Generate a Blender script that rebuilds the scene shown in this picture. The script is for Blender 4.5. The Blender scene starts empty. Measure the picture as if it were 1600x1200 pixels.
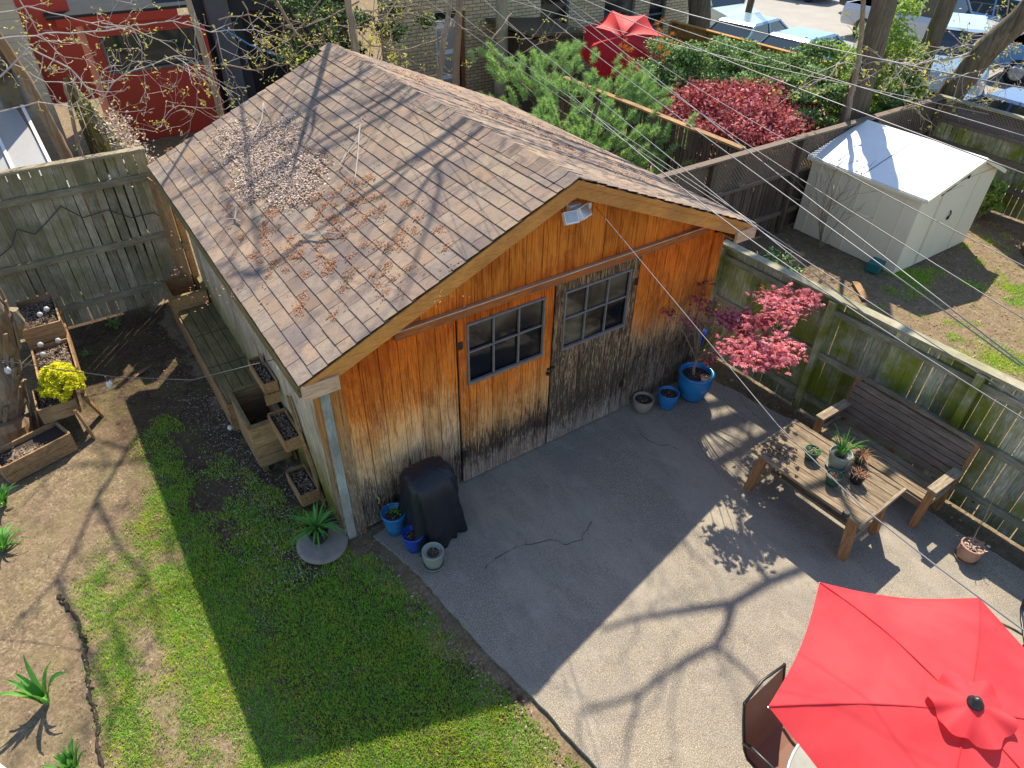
import bpy, math, random
import numpy as np
from mathutils import Vector, Matrix, noise
R_ = math.radians
rnd = random.Random(7)
scene = bpy.context.scene
COL = scene.collection

# ------------------------------------------------------------------ camera, sky, sun, exposure
CAM = np.array((-1.2893, -4.8864, 6.0163)); YAW, PITCH, ROLL, FPX = 0.6082, 0.6781, 0.0213, 1079.5
_f = np.array((math.sin(YAW)*math.cos(PITCH), math.cos(YAW)*math.cos(PITCH), -math.sin(PITCH)))
_r0 = np.array((math.cos(YAW), -math.sin(YAW), 0.0)); _u0 = np.cross(_r0, _f)
_r = math.cos(ROLL)*_r0 + math.sin(ROLL)*_u0
_u = -math.sin(ROLL)*_r0 + math.cos(ROLL)*_u0
cam = bpy.data.cameras.new('camera'); camo = bpy.data.objects.new('camera', cam); COL.objects.link(camo)
camo.matrix_world = Matrix(((_r[0], _u[0], -_f[0], CAM[0]), (_r[1], _u[1], -_f[1], CAM[1]),
                            (_r[2], _u[2], -_f[2], CAM[2]), (0, 0, 0, 1)))
cam.sensor_width = 36; cam.lens = FPX/1600*36; cam.clip_start = .1; cam.clip_end = 400
scene.camera = camo

SUN = Vector((.545, .637, 1.0)).normalized()
world = bpy.data.worlds.new("World"); scene.world = world; world.use_nodes = True
wn = world.node_tree; bg = wn.nodes['Background']
sky = wn.nodes.new('ShaderNodeTexSky'); sky.sky_type = 'NISHITA'; sky.sun_disc = False
sky.sun_elevation = R_(50); sky.sun_rotation = math.atan2(.545, .637); sky.air_density = 1.0; sky.dust_density = .4
wn.links.new(sky.outputs[0], bg.inputs[0]); bg.inputs[1].default_value = .135
sl = bpy.data.lights.new('sun', 'SUN'); sl.energy = 4.9; sl.angle = R_(.53); sl.color = (1, .91, .75)
so = bpy.data.objects.new('sun', sl); COL.objects.link(so); so.rotation_euler = SUN.to_track_quat('Z', 'Y').to_euler()
scene.view_settings.view_transform = 'Standard'; scene.view_settings.look = 'None'
scene.view_settings.gamma = 1; scene.view_settings.exposure = .95

# pixel of the 1600 px photograph -> real point on a plane of the place
def _ray(X, Y): return _f + ((X-800)*_r - (Y-600)*_u)/FPX
def atz(X, Y, z=0.0):
    d = _ray(X, Y); t = (z-CAM[2])/d[2]; return Vector(CAM+t*d)
def aty(X, Y, y):
    d = _ray(X, Y); t = (y-CAM[1])/d[1]; return Vector(CAM+t*d)
def atx(X, Y, x):
    d = _ray(X, Y); t = (x-CAM[0])/d[0]; return Vector(CAM+t*d)

# ------------------------------------------------------------------ materials
class N:
    def __init__(s, name):
        s.m = bpy.data.materials.new(name); s.m.use_nodes = True; s.t = s.m.node_tree
        s.b = s.t.nodes['Principled BSDF']
        s.tc = s.t.nodes.new('ShaderNodeTexCoord').outputs['Object']
    def n(s, typ, **kw):
        nd = s.t.nodes.new(typ)
        for k, v in kw.items(): setattr(nd, k, v)
        return nd
    def l(s, a, b): s.t.links.new(a, b)
    def mp(s, scale=(1, 1, 1), rot=(0, 0, 0), loc=(0, 0, 0)):
        m = s.n('ShaderNodeMapping'); s.l(s.tc, m.inputs[0]); m.inputs['Scale'].default_value = scale
        m.inputs['Rotation'].default_value = rot; m.inputs['Location'].default_value = loc; return m.outputs[0]
    def noise(s, scale=5, det=4, rough=.6, vec=None, dist=0):
        t = s.n('ShaderNodeTexNoise'); t.inputs['Scale'].default_value = scale; t.inputs['Detail'].default_value = det
        t.inputs['Roughness'].default_value = rough; t.inputs['Distortion'].default_value = dist
        s.l(vec if vec is not None else s.tc, t.inputs['Vector']); return t.outputs['Fac']
    def ramp(s, fac, stops, interp='LINEAR'):
        r = s.n('ShaderNodeValToRGB'); s.l(fac, r.inputs[0]); e = r.color_ramp.elements; r.color_ramp.interpolation = interp
        while len(e) < len(stops): e.new(.5)
        for i, (p, c) in enumerate(stops):
            e[i].position = p; e[i].color = (c[0], c[1], c[2], 1) if not isinstance(c, (int, float)) else (c, c, c, 1)
        return r.outputs[0]
    def math(s, op, a, b=None, c=None, clamp=False):
        m = s.n('ShaderNodeMath', operation=op, use_clamp=clamp)
        for i, v in enumerate((a, b, c)):
            if v is None: continue
            if isinstance(v, (int, float)): m.inputs[i].default_value = v
            else: s.l(v, m.inputs[i])
        return m.outputs[0]
    def mix(s, fac, a, b, mode='MIX'):
        m = s.n('ShaderNodeMix', data_type='RGBA', blend_type=mode)
        for i, v in ((0, fac), (6, a), (7, b)):
            if isinstance(v, (int, float)): m.inputs[i].default_value = v
            elif isinstance(v, tuple): m.inputs[i].default_value = (*v[:3], 1)
            else: s.l(v, m.inputs[i])
        return m.outputs[2]
    def xyz(s):
        x = s.n('ShaderNodeSeparateXYZ'); s.l(s.tc, x.inputs[0]); return x.outputs
    def island(s): return s.n('ShaderNodeNewGeometry').outputs['Random Per Island']
    def done(s, col, rough=.8, bump=None, bs=.3, bd=.01, spec=.3, metal=0):
        if isinstance(col, tuple): s.b.inputs['Base Color'].default_value = (*col[:3], 1)
        else: s.l(col, s.b.inputs['Base Color'])
        if isinstance(rough, (int, float)): s.b.inputs['Roughness'].default_value = rough
        else: s.l(rough, s.b.inputs['Roughness'])
        s.b.inputs['Specular IOR Level'].default_value = spec; s.b.inputs['Metallic'].default_value = metal
        if bump is not None:
            bp = s.n('ShaderNodeBump'); bp.inputs['Strength'].default_value = bs; bp.inputs['Distance'].default_value = bd
            s.l(bump, bp.inputs['Height']); s.l(bp.outputs[0], s.b.inputs['Normal'])
        return s.m

def wood(name, c1, c2, c3, along='z', stain=None, stain_amt=.5, isl=.35, scale=1.0, rough=.8):
    k = N(name); sc = {'x': (1.2, 14, 14), 'y': (14, 1.2, 14), 'z': (14, 14, 1.2)}[along]
    sc = tuple(v*scale for v in sc)
    g = k.noise(3, 6, .65, k.mp(sc), .6); g2 = k.noise(9, 4, .7, k.mp(sc))
    col = k.ramp(g, [(.3, c1), (.5, c2), (.72, c3)])
    col = k.mix(k.ramp(g2, [(.35, .55), (.55, 1.0)]), tuple(v*.35 for v in c1), col)
    if stain:
        st = k.ramp(k.noise(1.7, 5, .65), [(.38, 0.0), (.6, stain_amt)])
        col = k.mix(st, col, stain)
    if isl:
        br = k.ramp(k.island(), [(0, 1-isl), (1, 1+isl)])
        hv = k.n('ShaderNodeHueSaturation'); k.l(col, hv.inputs['Color'])
        k.l(k.math('MULTIPLY_ADD', k.island(), isl*1.6, 1-isl*.8), hv.inputs['Value']); col = hv.outputs[0]
    return k.done(col, rough, g2, .5, .004, .1)

def siding(name, stops, amp=.8, zoff=0, seed=0, tone=1.0, streak=None):
    """stained plywood siding whose stain has weathered off from the bottom up"""
    k = N(name); z = k.xyz()['Z']
    s1 = k.noise(1.6, 7, .75, k.mp((3, 3, .7), loc=(seed, seed*1.7, 0)))
    s2 = k.noise(7, 6, .8, k.mp((11, 11, .8), loc=(seed*2, 3, seed)), .6)
    t = k.math('ADD', k.math('MULTIPLY_ADD', s1, amp*1.5, -amp*.75), z)
    t = k.math('ADD', t, k.math('MULTIPLY_ADD', s2, amp*2.6, -amp*1.3+zoff))
    t = k.math('DIVIDE', t, 2.6, clamp=True)
    col = k.ramp(t, stops)
    gr = k.noise(4, 6, .7, k.mp((16, 16, .5), loc=(seed, 0, 0)), .9)
    col = k.mix(k.ramp(gr, [(.40, .0), (.50, 1.0)]), k.mix(1.0, col, (.56, .42, .32), 'MULTIPLY'), col)
    col = k.mix(k.ramp(gr, [(.56, 0.0), (.7, .45)]), col, k.mix(1.0, col, (1.5, 1.45, 1.3), 'MULTIPLY'))
    pt = k.noise(1.9, 6, .75, k.mp((1.6, 1.6, .8), loc=(seed, 2, 5)), .5)
    col = k.mix(k.ramp(pt, [(.46, 0.0), (.60, .75)]), col, k.mix(1.0, col, (.60, .50, .45), 'MULTIPLY'))
    fl = k.noise(11, 4, .8, k.mp((5, 5, .9), loc=(3, seed, 8)), .4)
    pale = k.ramp(t, [(.25, .45), (.55, .3), (.8, .04)])
    col = k.mix(k.math('MULTIPLY', k.ramp(fl, [(.53, 0.0), (.6, 1.0)]), pale), col, (.56, .38, .22))
    if streak:
        sn = k.noise(6, 7, .8, k.mp((8, 8, .7), loc=(seed*3, 7, seed)), 1.2)
        th = k.math('MULTIPLY_ADD', k.ramp(t, streak), .32, .36)      # share of the surface gone black
        dk = k.math('MULTIPLY', k.math('SUBTRACT', th, sn), 16, clamp=True)
        col = k.mix(k.math('MULTIPLY', dk, .88), col, (.030, .022, .018))
    hv = k.n('ShaderNodeHueSaturation'); k.l(col, hv.inputs['Color'])
    k.l(k.math('MULTIPLY_ADD', k.island(), .3, tone-.15), hv.inputs['Value'])
    return k.done(hv.outputs[0], .7, gr, .6, .006, spec=.1)

GREY = (.20, .175, .155); MOLD = (.012, .011, .012); TAN = (.72, .47, .25); ORG = (.68, .19, .022); DORG = (.58, .112, .009)
M = {}
M['sid_left'] = siding('siding_stained_left', [(0, (.17, .14, .12)), (.10, (.10, .09, .085)), (.2, (.24, .2, .17)), (.34, TAN), (.5, (.80, .40, .14)), (.62, ORG), (1, DORG)], .6, 0, 1, streak=[(0, .35), (.14, .6), (.26, .3), (.36, .1), (.6, .08), (1, .12)])
M['sid_door'] = siding('siding_stained_door', [(0, (.3, .25, .21)), (.11, (.26, .21, .18)), (.17, (.2, .14, .1)), (.24, (.42, .27, .15)), (.34, (.66, .33, .11)), (.5, ORG), (1, DORG)], .45, 0, 5, streak=[(0, .15), (.1, .3), (.17, .85), (.24, .6), (.32, .3), (.5, .1), (1, .12)])
M['sid_dark'] = siding('siding_weathered_dark', [(0, (.30, .26, .23)), (.14, (.26, .22, .19)), (.24, (.34, .25, .17)), (.4, (.52, .36, .21)), (.6, (.48, .32, .18)), (.8, (.40, .25, .12)), (1, (.36, .22, .11))], .6, 0, 9, streak=[(0, .1), (.1, .35), (.18, .75), (.5, .66), (.7, .62), (1, .55)])
M['sid_right'] = siding('siding_stained_right', [(0, (.22, .18, .15)), (.2, (.16, .13, .11)), (.34, (.2, .15, .11)), (.42, (.50, .33, .17)), (.55, ORG), (1, DORG)], .6, 0, 14, streak=[(0, .1), (.12, .5), (.35, .55), (.48, .25), (1, .1)])
M['sid_gable'] = siding('siding_gable', [(0, DORG), (.9, DORG), (1, (.60, .19, .025))], .4, 0, 21, 1.05)
M['sid_side'] = siding('side_wall_wood', [(0, (.13, .12, .03)), (.16, (.22, .21, .06)), (.3, (.36, .33, .22)), (.45, (.48, .43, .33)), (1, (.52, .46, .36))], .35, 0, 40)
M['corner_grey'] = wood('corner_board_blue_grey', (.26, .29, .28), (.36, .40, .38), (.45, .42, .33), 'z', (.14, .12, .1), .7)
M['corner_brown'] = siding('corner_board_brown', [(0, (.13, .11, .09)), (.2, (.2, .16, .12)), (.45, (.33, .23, .13)), (.6, (.42, .2, .06)), (1, (.40, .15, .03))], .6, 0, 31)
M['fascia'] = wood('fascia_cedar', (.52, .22, .05), (.62, .28, .07), (.66, .32, .09), 'x', (.22, .11, .05), .4, .1)
M['fascia_pale'] = wood('fascia_pale', (.42, .27, .16), (.56, .38, .24), (.62, .46, .32), 'x', None, 0, .1)
M['trim_red'] = wood('trim_red_brown', (.32, .085, .02), (.46, .14, .03), (.54, .20, .06), 'x', (.1, .06, .05), .5, .1)
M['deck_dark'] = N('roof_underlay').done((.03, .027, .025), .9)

def shingle_mat():
    k = N('asphalt_shingle'); isl = k.island()
    col = k.ramp(isl, [(0, (.31, .21, .14)), (.18, (.24, .19, .155)), (.36, (.36, .25, .165)), (.52, (.28, .225, .18)), (.68, (.34, .26, .185)), (.84, (.20, .145, .11)), (1, (.38, .29, .205))])
    n = k.noise(2.3, 5, .7); col = k.mix(k.ramp(n, [(.47, 0.0), (.62, .75)]), col, (.15, .125, .125))
    n2 = k.noise(1.1, 4, .6, k.mp(loc=(4, 2, 1))); col = k.mix(k.ramp(n2, [(.5, 0.0), (.66, .4)]), col, (.36, .24, .17))
    sm = k.noise(2.6, 5, .7, k.mp((.7, 2.6, .7), loc=(7, 3, 0))); col = k.mix(k.ramp(sm, [(.56, 0.0), (.68, .6)]), col, (.13, .10, .10))
    g = k.noise(260, 2, .7); col = k.mix(k.ramp(g, [(.3, 0.55), (.6, 0.0)]), col, (.10, .085, .08))
    g2 = k.noise(30, 3, .8); col = k.mix(k.ramp(g2, [(.35, 0.3), (.5, 0.0)]), col, (.12, .10, .095))
    return k.done(col, .95, g, .35, .003, .06)
M['shingle'] = shingle_mat()
def pave_mat():
    k = N('worn_asphalt_patio')
    g = k.noise(105, 4, .85); col = k.ramp(g, [(.34, (.05, .045, .043)), (.46, (.20, .172, .135)), (.56, (.30, .258, .195)), (.67, (.66, .58, .46))])
    a = k.noise(1.1, 6, .7); col = k.mix(k.ramp(a, [(.42, 0.0), (.7, .5)]), col, (.185, .17, .155))
    b = k.noise(3.7, 5, .7, k.mp(loc=(3, 8, 0))); col = k.mix(k.ramp(b, [(.55, 0.0), (.72, .45)]), col, (.36, .32, .27))
    c = k.noise(.9, 3, .6, k.mp(loc=(9, 1, 0))); col = k.mix(k.ramp(c, [(.62, 0.0), (.72, .35)]), col, (.10, .095, .09))
    d = k.noise(6.5, 6, .8, k.mp(loc=(2, 2, 7))); col = k.mix(k.ramp(d, [(.6, 0.0), (.68, .5)]), col, (.08, .072, .065))
    e = k.noise(.55, 5, .75, k.mp((1, .35, 1), loc=(2, 5, 7))); col = k.mix(k.ramp(e, [(.5, 0.0), (.62, .4)]), col, (.40, .35, .27))
    return k.done(col, .95, g, .5, .004, .08)
M['patio'] = pave_mat()
def soil_mat():
    k = N('garden_soil')
    g = k.noise(35, 5, .8); col = k.ramp(g, [(.3, (.08, .055, .035)), (.5, (.22, .16, .10)), (.68, (.40, .31, .21))])
    a = k.noise(.9, 6, .65); col = k.mix(k.ramp(a, [(.45, 0.0), (.66, .6)]), col, (.22, .155, .10))
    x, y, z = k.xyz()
    shade_edge = k.math('MULTIPLY_ADD', k.noise(1.3, 4, .6), 2.2, -1.1)
    t = k.math('ADD', k.math('ADD', x, k.math('MULTIPLY', y, .12)), shade_edge)       # dark humus beside the garage, its colour deepened to paint in shade
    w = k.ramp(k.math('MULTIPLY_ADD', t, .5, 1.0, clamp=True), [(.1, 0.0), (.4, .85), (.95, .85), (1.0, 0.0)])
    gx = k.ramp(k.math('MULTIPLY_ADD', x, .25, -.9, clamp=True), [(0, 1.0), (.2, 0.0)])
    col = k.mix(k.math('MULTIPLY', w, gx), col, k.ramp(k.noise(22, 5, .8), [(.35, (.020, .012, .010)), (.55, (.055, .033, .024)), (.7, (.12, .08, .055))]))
    gr = k.ramp(k.noise(2.6, 5, .7, k.mp(loc=(1, 1, 4))), [(.46, 0.0), (.62, .4)])
    col = k.mix(k.math('MULTIPLY', gr, .6), col, (.17, .18, .055))
    pt = k.ramp(k.noise(6, 5, .75, k.mp(loc=(5, 1, 4))), [(.4, .5), (.55, 0.0)])
    col = k.mix(pt, col, (.12, .085, .055))
    return k.done(col, .97, g, .8, .02, .04)
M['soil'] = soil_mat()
def simple(name, col, rough=.6, nz=.25, sc=12, bump=.2, spec=.4, metal=0, isl=0):
    k = N(name); n = k.noise(sc, 5, .65)
    c = k.mix(k.ramp(n, [(.35, nz), (.65, 0.0)]), col, tuple(v*.45 for v in col))
    if isl:
        hv = k.n('ShaderNodeHueSaturation'); k.l(c, hv.inputs['Color']); k.l(k.math('MULTIPLY_ADD', k.island(), 2*isl, 1-isl), hv.inputs['Value']); c = hv.outputs[0]
    return k.done(c, rough, n, bump, .004, spec, metal)
def foliage(name, cols, rough=.55, trans=.25, patch=None):
    k = N(name); c = k.ramp(k.island(), [(i/(len(cols)-1), v) for i, v in enumerate(cols)])
    if patch: c = k.mix(k.ramp(k.noise(2.4, 5, .7), [(.45, 0.0), (.62, .75)]), c, k.mix(1.0, c, patch, 'MULTIPLY'))
    k.done(c, max(rough, .6), spec=.18)
    tr = k.n('ShaderNodeBsdfTranslucent'); k.l(k.mix(1.0, c, (1.25, 1.3, .8), 'MULTIPLY'), tr.inputs[0])
    mx = k.n('ShaderNodeMixShader'); mx.inputs[0].default_value = trans
    k.l(k.b.outputs[0], mx.inputs[1]); k.l(tr.outputs[0], mx.inputs[2])
    k.l(mx.outputs[0], k.t.nodes['Material Output'].inputs[0]); return k.m
M['fence'] = wood('fence_weathered', (.20, .185, .11), (.38, .36, .26), (.62, .60, .52), 'z', (.16, .175, .02), 1.0, .4)
M['fence_l'] = wood('fence_left_boards', (.22, .18, .125), (.40, .345, .255), (.54, .48, .37), 'z', (.15, .14, .05), .7, .3)
M['rail_x'] = wood('fence_rail_x', (.19, .155, .10), (.34, .285, .195), (.44, .38, .27), 'x', (.09, .09, .05), .5, .2)
M['rail_y'] = wood('fence_rail_y', (.17, .155, .10), (.32, .29, .21), (.44, .40, .30), 'y', (.08, .09, .03), .6, .2)
M['cap_y'] = wood('fence_cap_y', (.22, .20, .14), (.36, .33, .24), (.45, .42, .31), 'y', (.16, .16, .07), .6, .15)
M['cap_x'] = wood('fence_cap_x', (.20, .17, .12), (.33, .27, .18), (.42, .34, .23), 'x', (.15, .13, .07), .6, .15)
M['fence_b'] = wood('fence_brown_old', (.07, .045, .035), (.14, .095, .075), (.20, .15, .12), 'z', (.05, .05, .03), .5, .35)
M['lattice'] = simple('lattice_wood', (.16, .12, .09), .9, .4)
M['cedar'] = wood('cedar_fence', (.34, .16, .04), (.50, .26, .07), (.60, .34, .12), 'z', (.2, .1, .03), .5, .3)
M['bench'] = wood('bench_wood', (.12, .085, .05), (.24, .175, .115), (.36, .285, .195), 'y', (.10, .085, .05), .4, .18)
M['bench_dk'] = wood('bench_back_wood', (.11, .08, .06), (.19, .145, .115), (.26, .21, .17), 'y', (.06, .05, .035), .4, .18)
M['bench_z'] = wood('bench_leg_wood', (.18, .085, .04), (.31, .155, .07), (.42, .25, .13), 'z', None, 0, .15)
M['bench_x'] = wood('bench_arm_wood', (.14, .10, .065), (.28, .22, .15), (.40, .33, .24), 'x', None, 0, .15)
M['plant_w'] = wood('planter_wood', (.21, .11, .045), (.37, .215, .10), (.50, .32, .17), 'y', (.12, .09, .05), .5, .3)
M['plant_wx'] = wood('planter_wood_x', (.20, .11, .05), (.37, .225, .115), (.50, .335, .19), 'x', (.12, .09, .05), .5, .3)
M['plant_g'] = wood('planter_wood_mossy', (.12, .08, .035), (.22, .16, .075), (.31, .24, .125), 'y', (.08, .08, .03), .5, .25)
M['bark'] = wood('bark', (.05, .035, .025), (.15, .115, .085), (.24, .19, .145), 'z', (.09, .09, .05), .4, 0, .5)
M['bark_pale'] = wood('bark_pale', (.17, .13, .09), (.33, .26, .185), (.45, .37, .28), 'z', (.16, .13, .08), .4, 0, .5)
M['bark_rot'] = wood('bark_weathered', (.10, .08, .06), (.25, .21, .165), (.36, .31, .25), 'z', (.30, .15, .05), .6, 0, .4)
M['twig'] = simple('twig_bark', (.42, .37, .33), .8, .3, 30)
M['twig_br'] = simple('twig_brown', (.26, .19, .13), .8, .3, 30)
M['pot_soil'] = simple('potting_soil', (.045, .030, .024), .95, .6, 60, .9)
M['pot_blue'] = simple('glaze_blue', (.015, .16, .38), .22, .3, 5, .05, .6)
M['pot_navy'] = simple('glaze_cobalt', (.01, .055, .36), .25, .3, 5, .05, .6)
M['pot_grey'] = simple('pot_grey_green', (.25, .27, .23), .55, .3, 9)
M['pot_tan'] = simple('pot_taupe', (.27, .23, .18), .55, .4, 9)
M['pot_terra'] = simple('pot_terracotta', (.42, .24, .17), .75, .35, 9)
M['pot_green'] = simple('pot_dark_green', (.03, .09, .06), .4, .3, 9)
M['pot_black'] = simple('pot_black', (.02, .022, .025), .4, .3, 9)
M['stone'] = simple('stone_slab', (.30, .25, .20), .85, .5, 8, .5)
M['cover'] = simple('black_cover', (.016, .018, .024), .48, .4, 6, .3, .35)
def canopy_mat():
    k = N('canopy_red'); cn_ = k.noise(1.6, 4, .6); k.done(k.mix(k.ramp(cn_, [(.4, 0.0), (.65, .6)]), (.60, .030, .045), (.70, .085, .095)), .75, k.noise(5, 3), .15, .02, .2)
    tr = k.n('ShaderNodeBsdfTranslucent'); tr.inputs[0].default_value = (.9, .10, .07, 1)
    mx = k.n('ShaderNodeMixShader'); mx.inputs[0].default_value = .3
    k.l(k.b.outputs[0], mx.inputs[1]); k.l(tr.outputs[0], mx.inputs[2]); k.l(mx.outputs[0], k.t.nodes['Material Output'].inputs[0]); return k.m
M['canopy'] = canopy_mat()
M['red_cloth'] = simple('umbrella_cloth_crimson', (.55, .008, .015), .7, .2, 3)
M['metal_dk'] = simple('dark_metal', (.045, .042, .04), .4, .2, 20, .05, .5, .6)
M['metal_lt'] = simple('pale_metal', (.50, .50, .50), .35, .15, 20, .05, .5, .5)
M['sling'] = simple('sling_brown', (.18, .085, .05), .7, .2, 4)
M['cushion'] = simple('cushion_blue', (.03, .13, .30), .8, .2, 6)
M['white'] = simple('white_paint', (.78, .78, .76), .5, .1, 4)
M['shed_wall'] = simple('shed_beige_metal', (.82, .71, .53), .6, .12, 1.6, .03)
M['shed_roof'] = simple('shed_roof_white', (.70, .71, .71), .55, .12, 2.4, .03)
M['red_paint'] = simple('red_siding_paint', (.44, .045, .03), .5, .22, 2.2, .05)
M['grey_paint'] = simple('grey_paint', (.15, .15, .155), .6, .25, 3)
M['win_frame'] = simple('window_frame_weathered', (.20, .175, .165), .7, .4, 14, .2, .1)
M['porch_dk'] = simple('porch_dark_paint', (.07, .07, .075), .8, .4, 2)
M['roof_dk'] = simple('dark_roof_slate', (.035, .04, .045), .95, .4, 6, .2, .1)
M['deckgrey'] = wood('grey_deck_boards', (.10, .11, .115), (.15, .16, .165), (.19, .2, .2), 'y', None, 0, .3)
M['brown_wood'] = wood('lean_to_boards', (.06, .045, .03), (.115, .09, .06), (.17, .135, .09), 'z', None, 0, .3)
M['pole_wood'] = wood('utility_pole_wood', (.26, .22, .14), (.42, .37, .26), (.54, .49, .36), 'z', (.25, .24, .13), .5, 0)
M['parking'] = simple('pale_asphalt_lot', (.30, .28, .25), .9, .25, .9, .05)
M['crack'] = N('crack_dark').done((.035, .032, .030), .95)
M['wire'] = simple('wire_grey', (.15, .15, .165), .45, .1, 4, 0, .5)
M['wire_dk'] = simple('wire_black', (.05, .05, .055), .5, .1, 4, 0)
M['bulb'] = simple('bulb_frosted', (.48, .50, .50), .15, .05, 4, 0, .6)
M['teal'] = simple('teal_plastic', (.02, .16, .16), .5, .2, 6)
M['litter'] = foliage('leaf_litter_tan', [(.24, .16, .10), (.12, .08, .05), (.46, .37, .28), (.17, .10, .06), (.30, .21, .14), (.09, .06, .04)], .8, .1)
M['seeds'] = foliage('maple_flowers_fallen', [(.36, .15, .06), (.26, .12, .07), (.46, .24, .12), (.32, .11, .05)], .8, .1)
M['drift'] = foliage('dry_leaf_drift', [(.55, .43, .36), (.36, .27, .22), (.68, .58, .51), (.45, .34, .28), (.60, .47, .40), (.28, .17, .12)], .8, .1)
M['grass'] = foliage('grass_blades', [(.14, .38, .035), (.26, .54, .05), (.40, .64, .07), (.09, .29, .035), (.50, .56, .13), (.17, .45, .04)], .6, .35, (1.7, 1.1, .95))
M['lily'] = foliage('strap_leaves', [(.10, .28, .05), (.16, .36, .09), (.13, .33, .05)], .45, .25)
M['yellow'] = foliage('yellow_foliage', [(.72, .66, .02), (.60, .58, .02), (.80, .74, .06)], .5, .25)
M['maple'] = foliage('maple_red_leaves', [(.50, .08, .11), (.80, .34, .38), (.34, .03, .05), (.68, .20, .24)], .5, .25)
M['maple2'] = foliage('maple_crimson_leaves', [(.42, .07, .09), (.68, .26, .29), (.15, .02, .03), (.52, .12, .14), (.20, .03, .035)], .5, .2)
M['pine'] = foliage('pine_needles', [(.28, .46, .14), (.42, .62, .22), (.20, .34, .11), (.54, .68, .30)], .7, .2)
M['pine_dry'] = foliage('pine_needles_dry', [(.62, .24, .04), (.55, .18, .03), (.60, .32, .08)], .5, .2)
M['hedge'] = foliage('hedge_leaves', [(.09, .18, .05), (.17, .30, .09), (.27, .40, .16), (.05, .10, .03), (.20, .32, .12)], .4, .2, patch=(1.6, 1.35, 1.7))
M['yew'] = foliage('yew_leaves', [(.03, .07, .02), (.05, .11, .03), (.09, .15, .05)], .4, .15)
M['spring'] = foliage('young_leaves', [(.28, .38, .06), (.18, .32, .06), (.38, .46, .12), (.12, .24, .05)], .5, .3)
M['bud'] = foliage('leaf_buds', [(.42, .45, .08), (.52, .50, .12), (.38, .24, .08)], .5, .3)

def glass_mat():
    k = N('window_glass_dark'); n = k.noise(.9, 3, .5, k.mp((1, 1, 1.6), (0, .5, 0)), .5); return k.done(k.ramp(n, [(.38, (.004, .006, .010)), (.47, (.016, .013, .011)), (.54, (.05, .034, .024)), (.62, (.12, .10, .065))]), .05, spec=.45)
M['glass'] = glass_mat()
M['car_glass'] = N('car_glass').done((.02, .035, .045), .05, spec=.7)
def brick_mat():
    k = N('yellow_brick'); b = k.n('ShaderNodeTexBrick'); sp = k.xyz(); cmb = k.n('ShaderNodeCombineXYZ')
    k.l(k.math('ADD', sp['X'], sp['Y']), cmb.inputs[0]); k.l(sp['Z'], cmb.inputs[1]); k.l(cmb.outputs[0], b.inputs['Vector'])
    b.inputs['Scale'].default_value = 1; b.inputs['Brick Width'].default_value = .24; b.inputs['Row Height'].default_value = .085
    b.inputs['Mortar Size'].default_value = .009; b.inputs['Color1'].default_value = (.66, .52, .31, 1); b.inputs['Color2'].default_value = (.52, .40, .23, 1)
    b.inputs['Mortar'].default_value = (.13, .11, .085, 1)
    n = k.noise(1.2, 5, .7); col = k.mix(k.ramp(n, [(.45, 0.0), (.7, .4)]), b.outputs[0], (.26, .19, .11))
    return k.done(col, .9, b.outputs['Fac'], -.4, .01, .2)
M['brick'] = brick_mat()
def clapboard_mat():
    k = N('beige_clapboard'); z = k.xyz()['Z']; f = k.math('FRACT', k.math('MULTIPLY', z, 9))
    n = k.noise(1.4, 5, .7)
    col = k.mix(k.ramp(f, [(0, .75), (.1, 0.0)]), (.42, .36, .27), (.12, .10, .08))
    col = k.mix(k.ramp(n, [(.4, 0.0), (.7, .5)]), col, (.28, .22, .15)); return k.done(col, .7, f, .5, .02)
M['clap'] = clapboard_mat()

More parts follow.
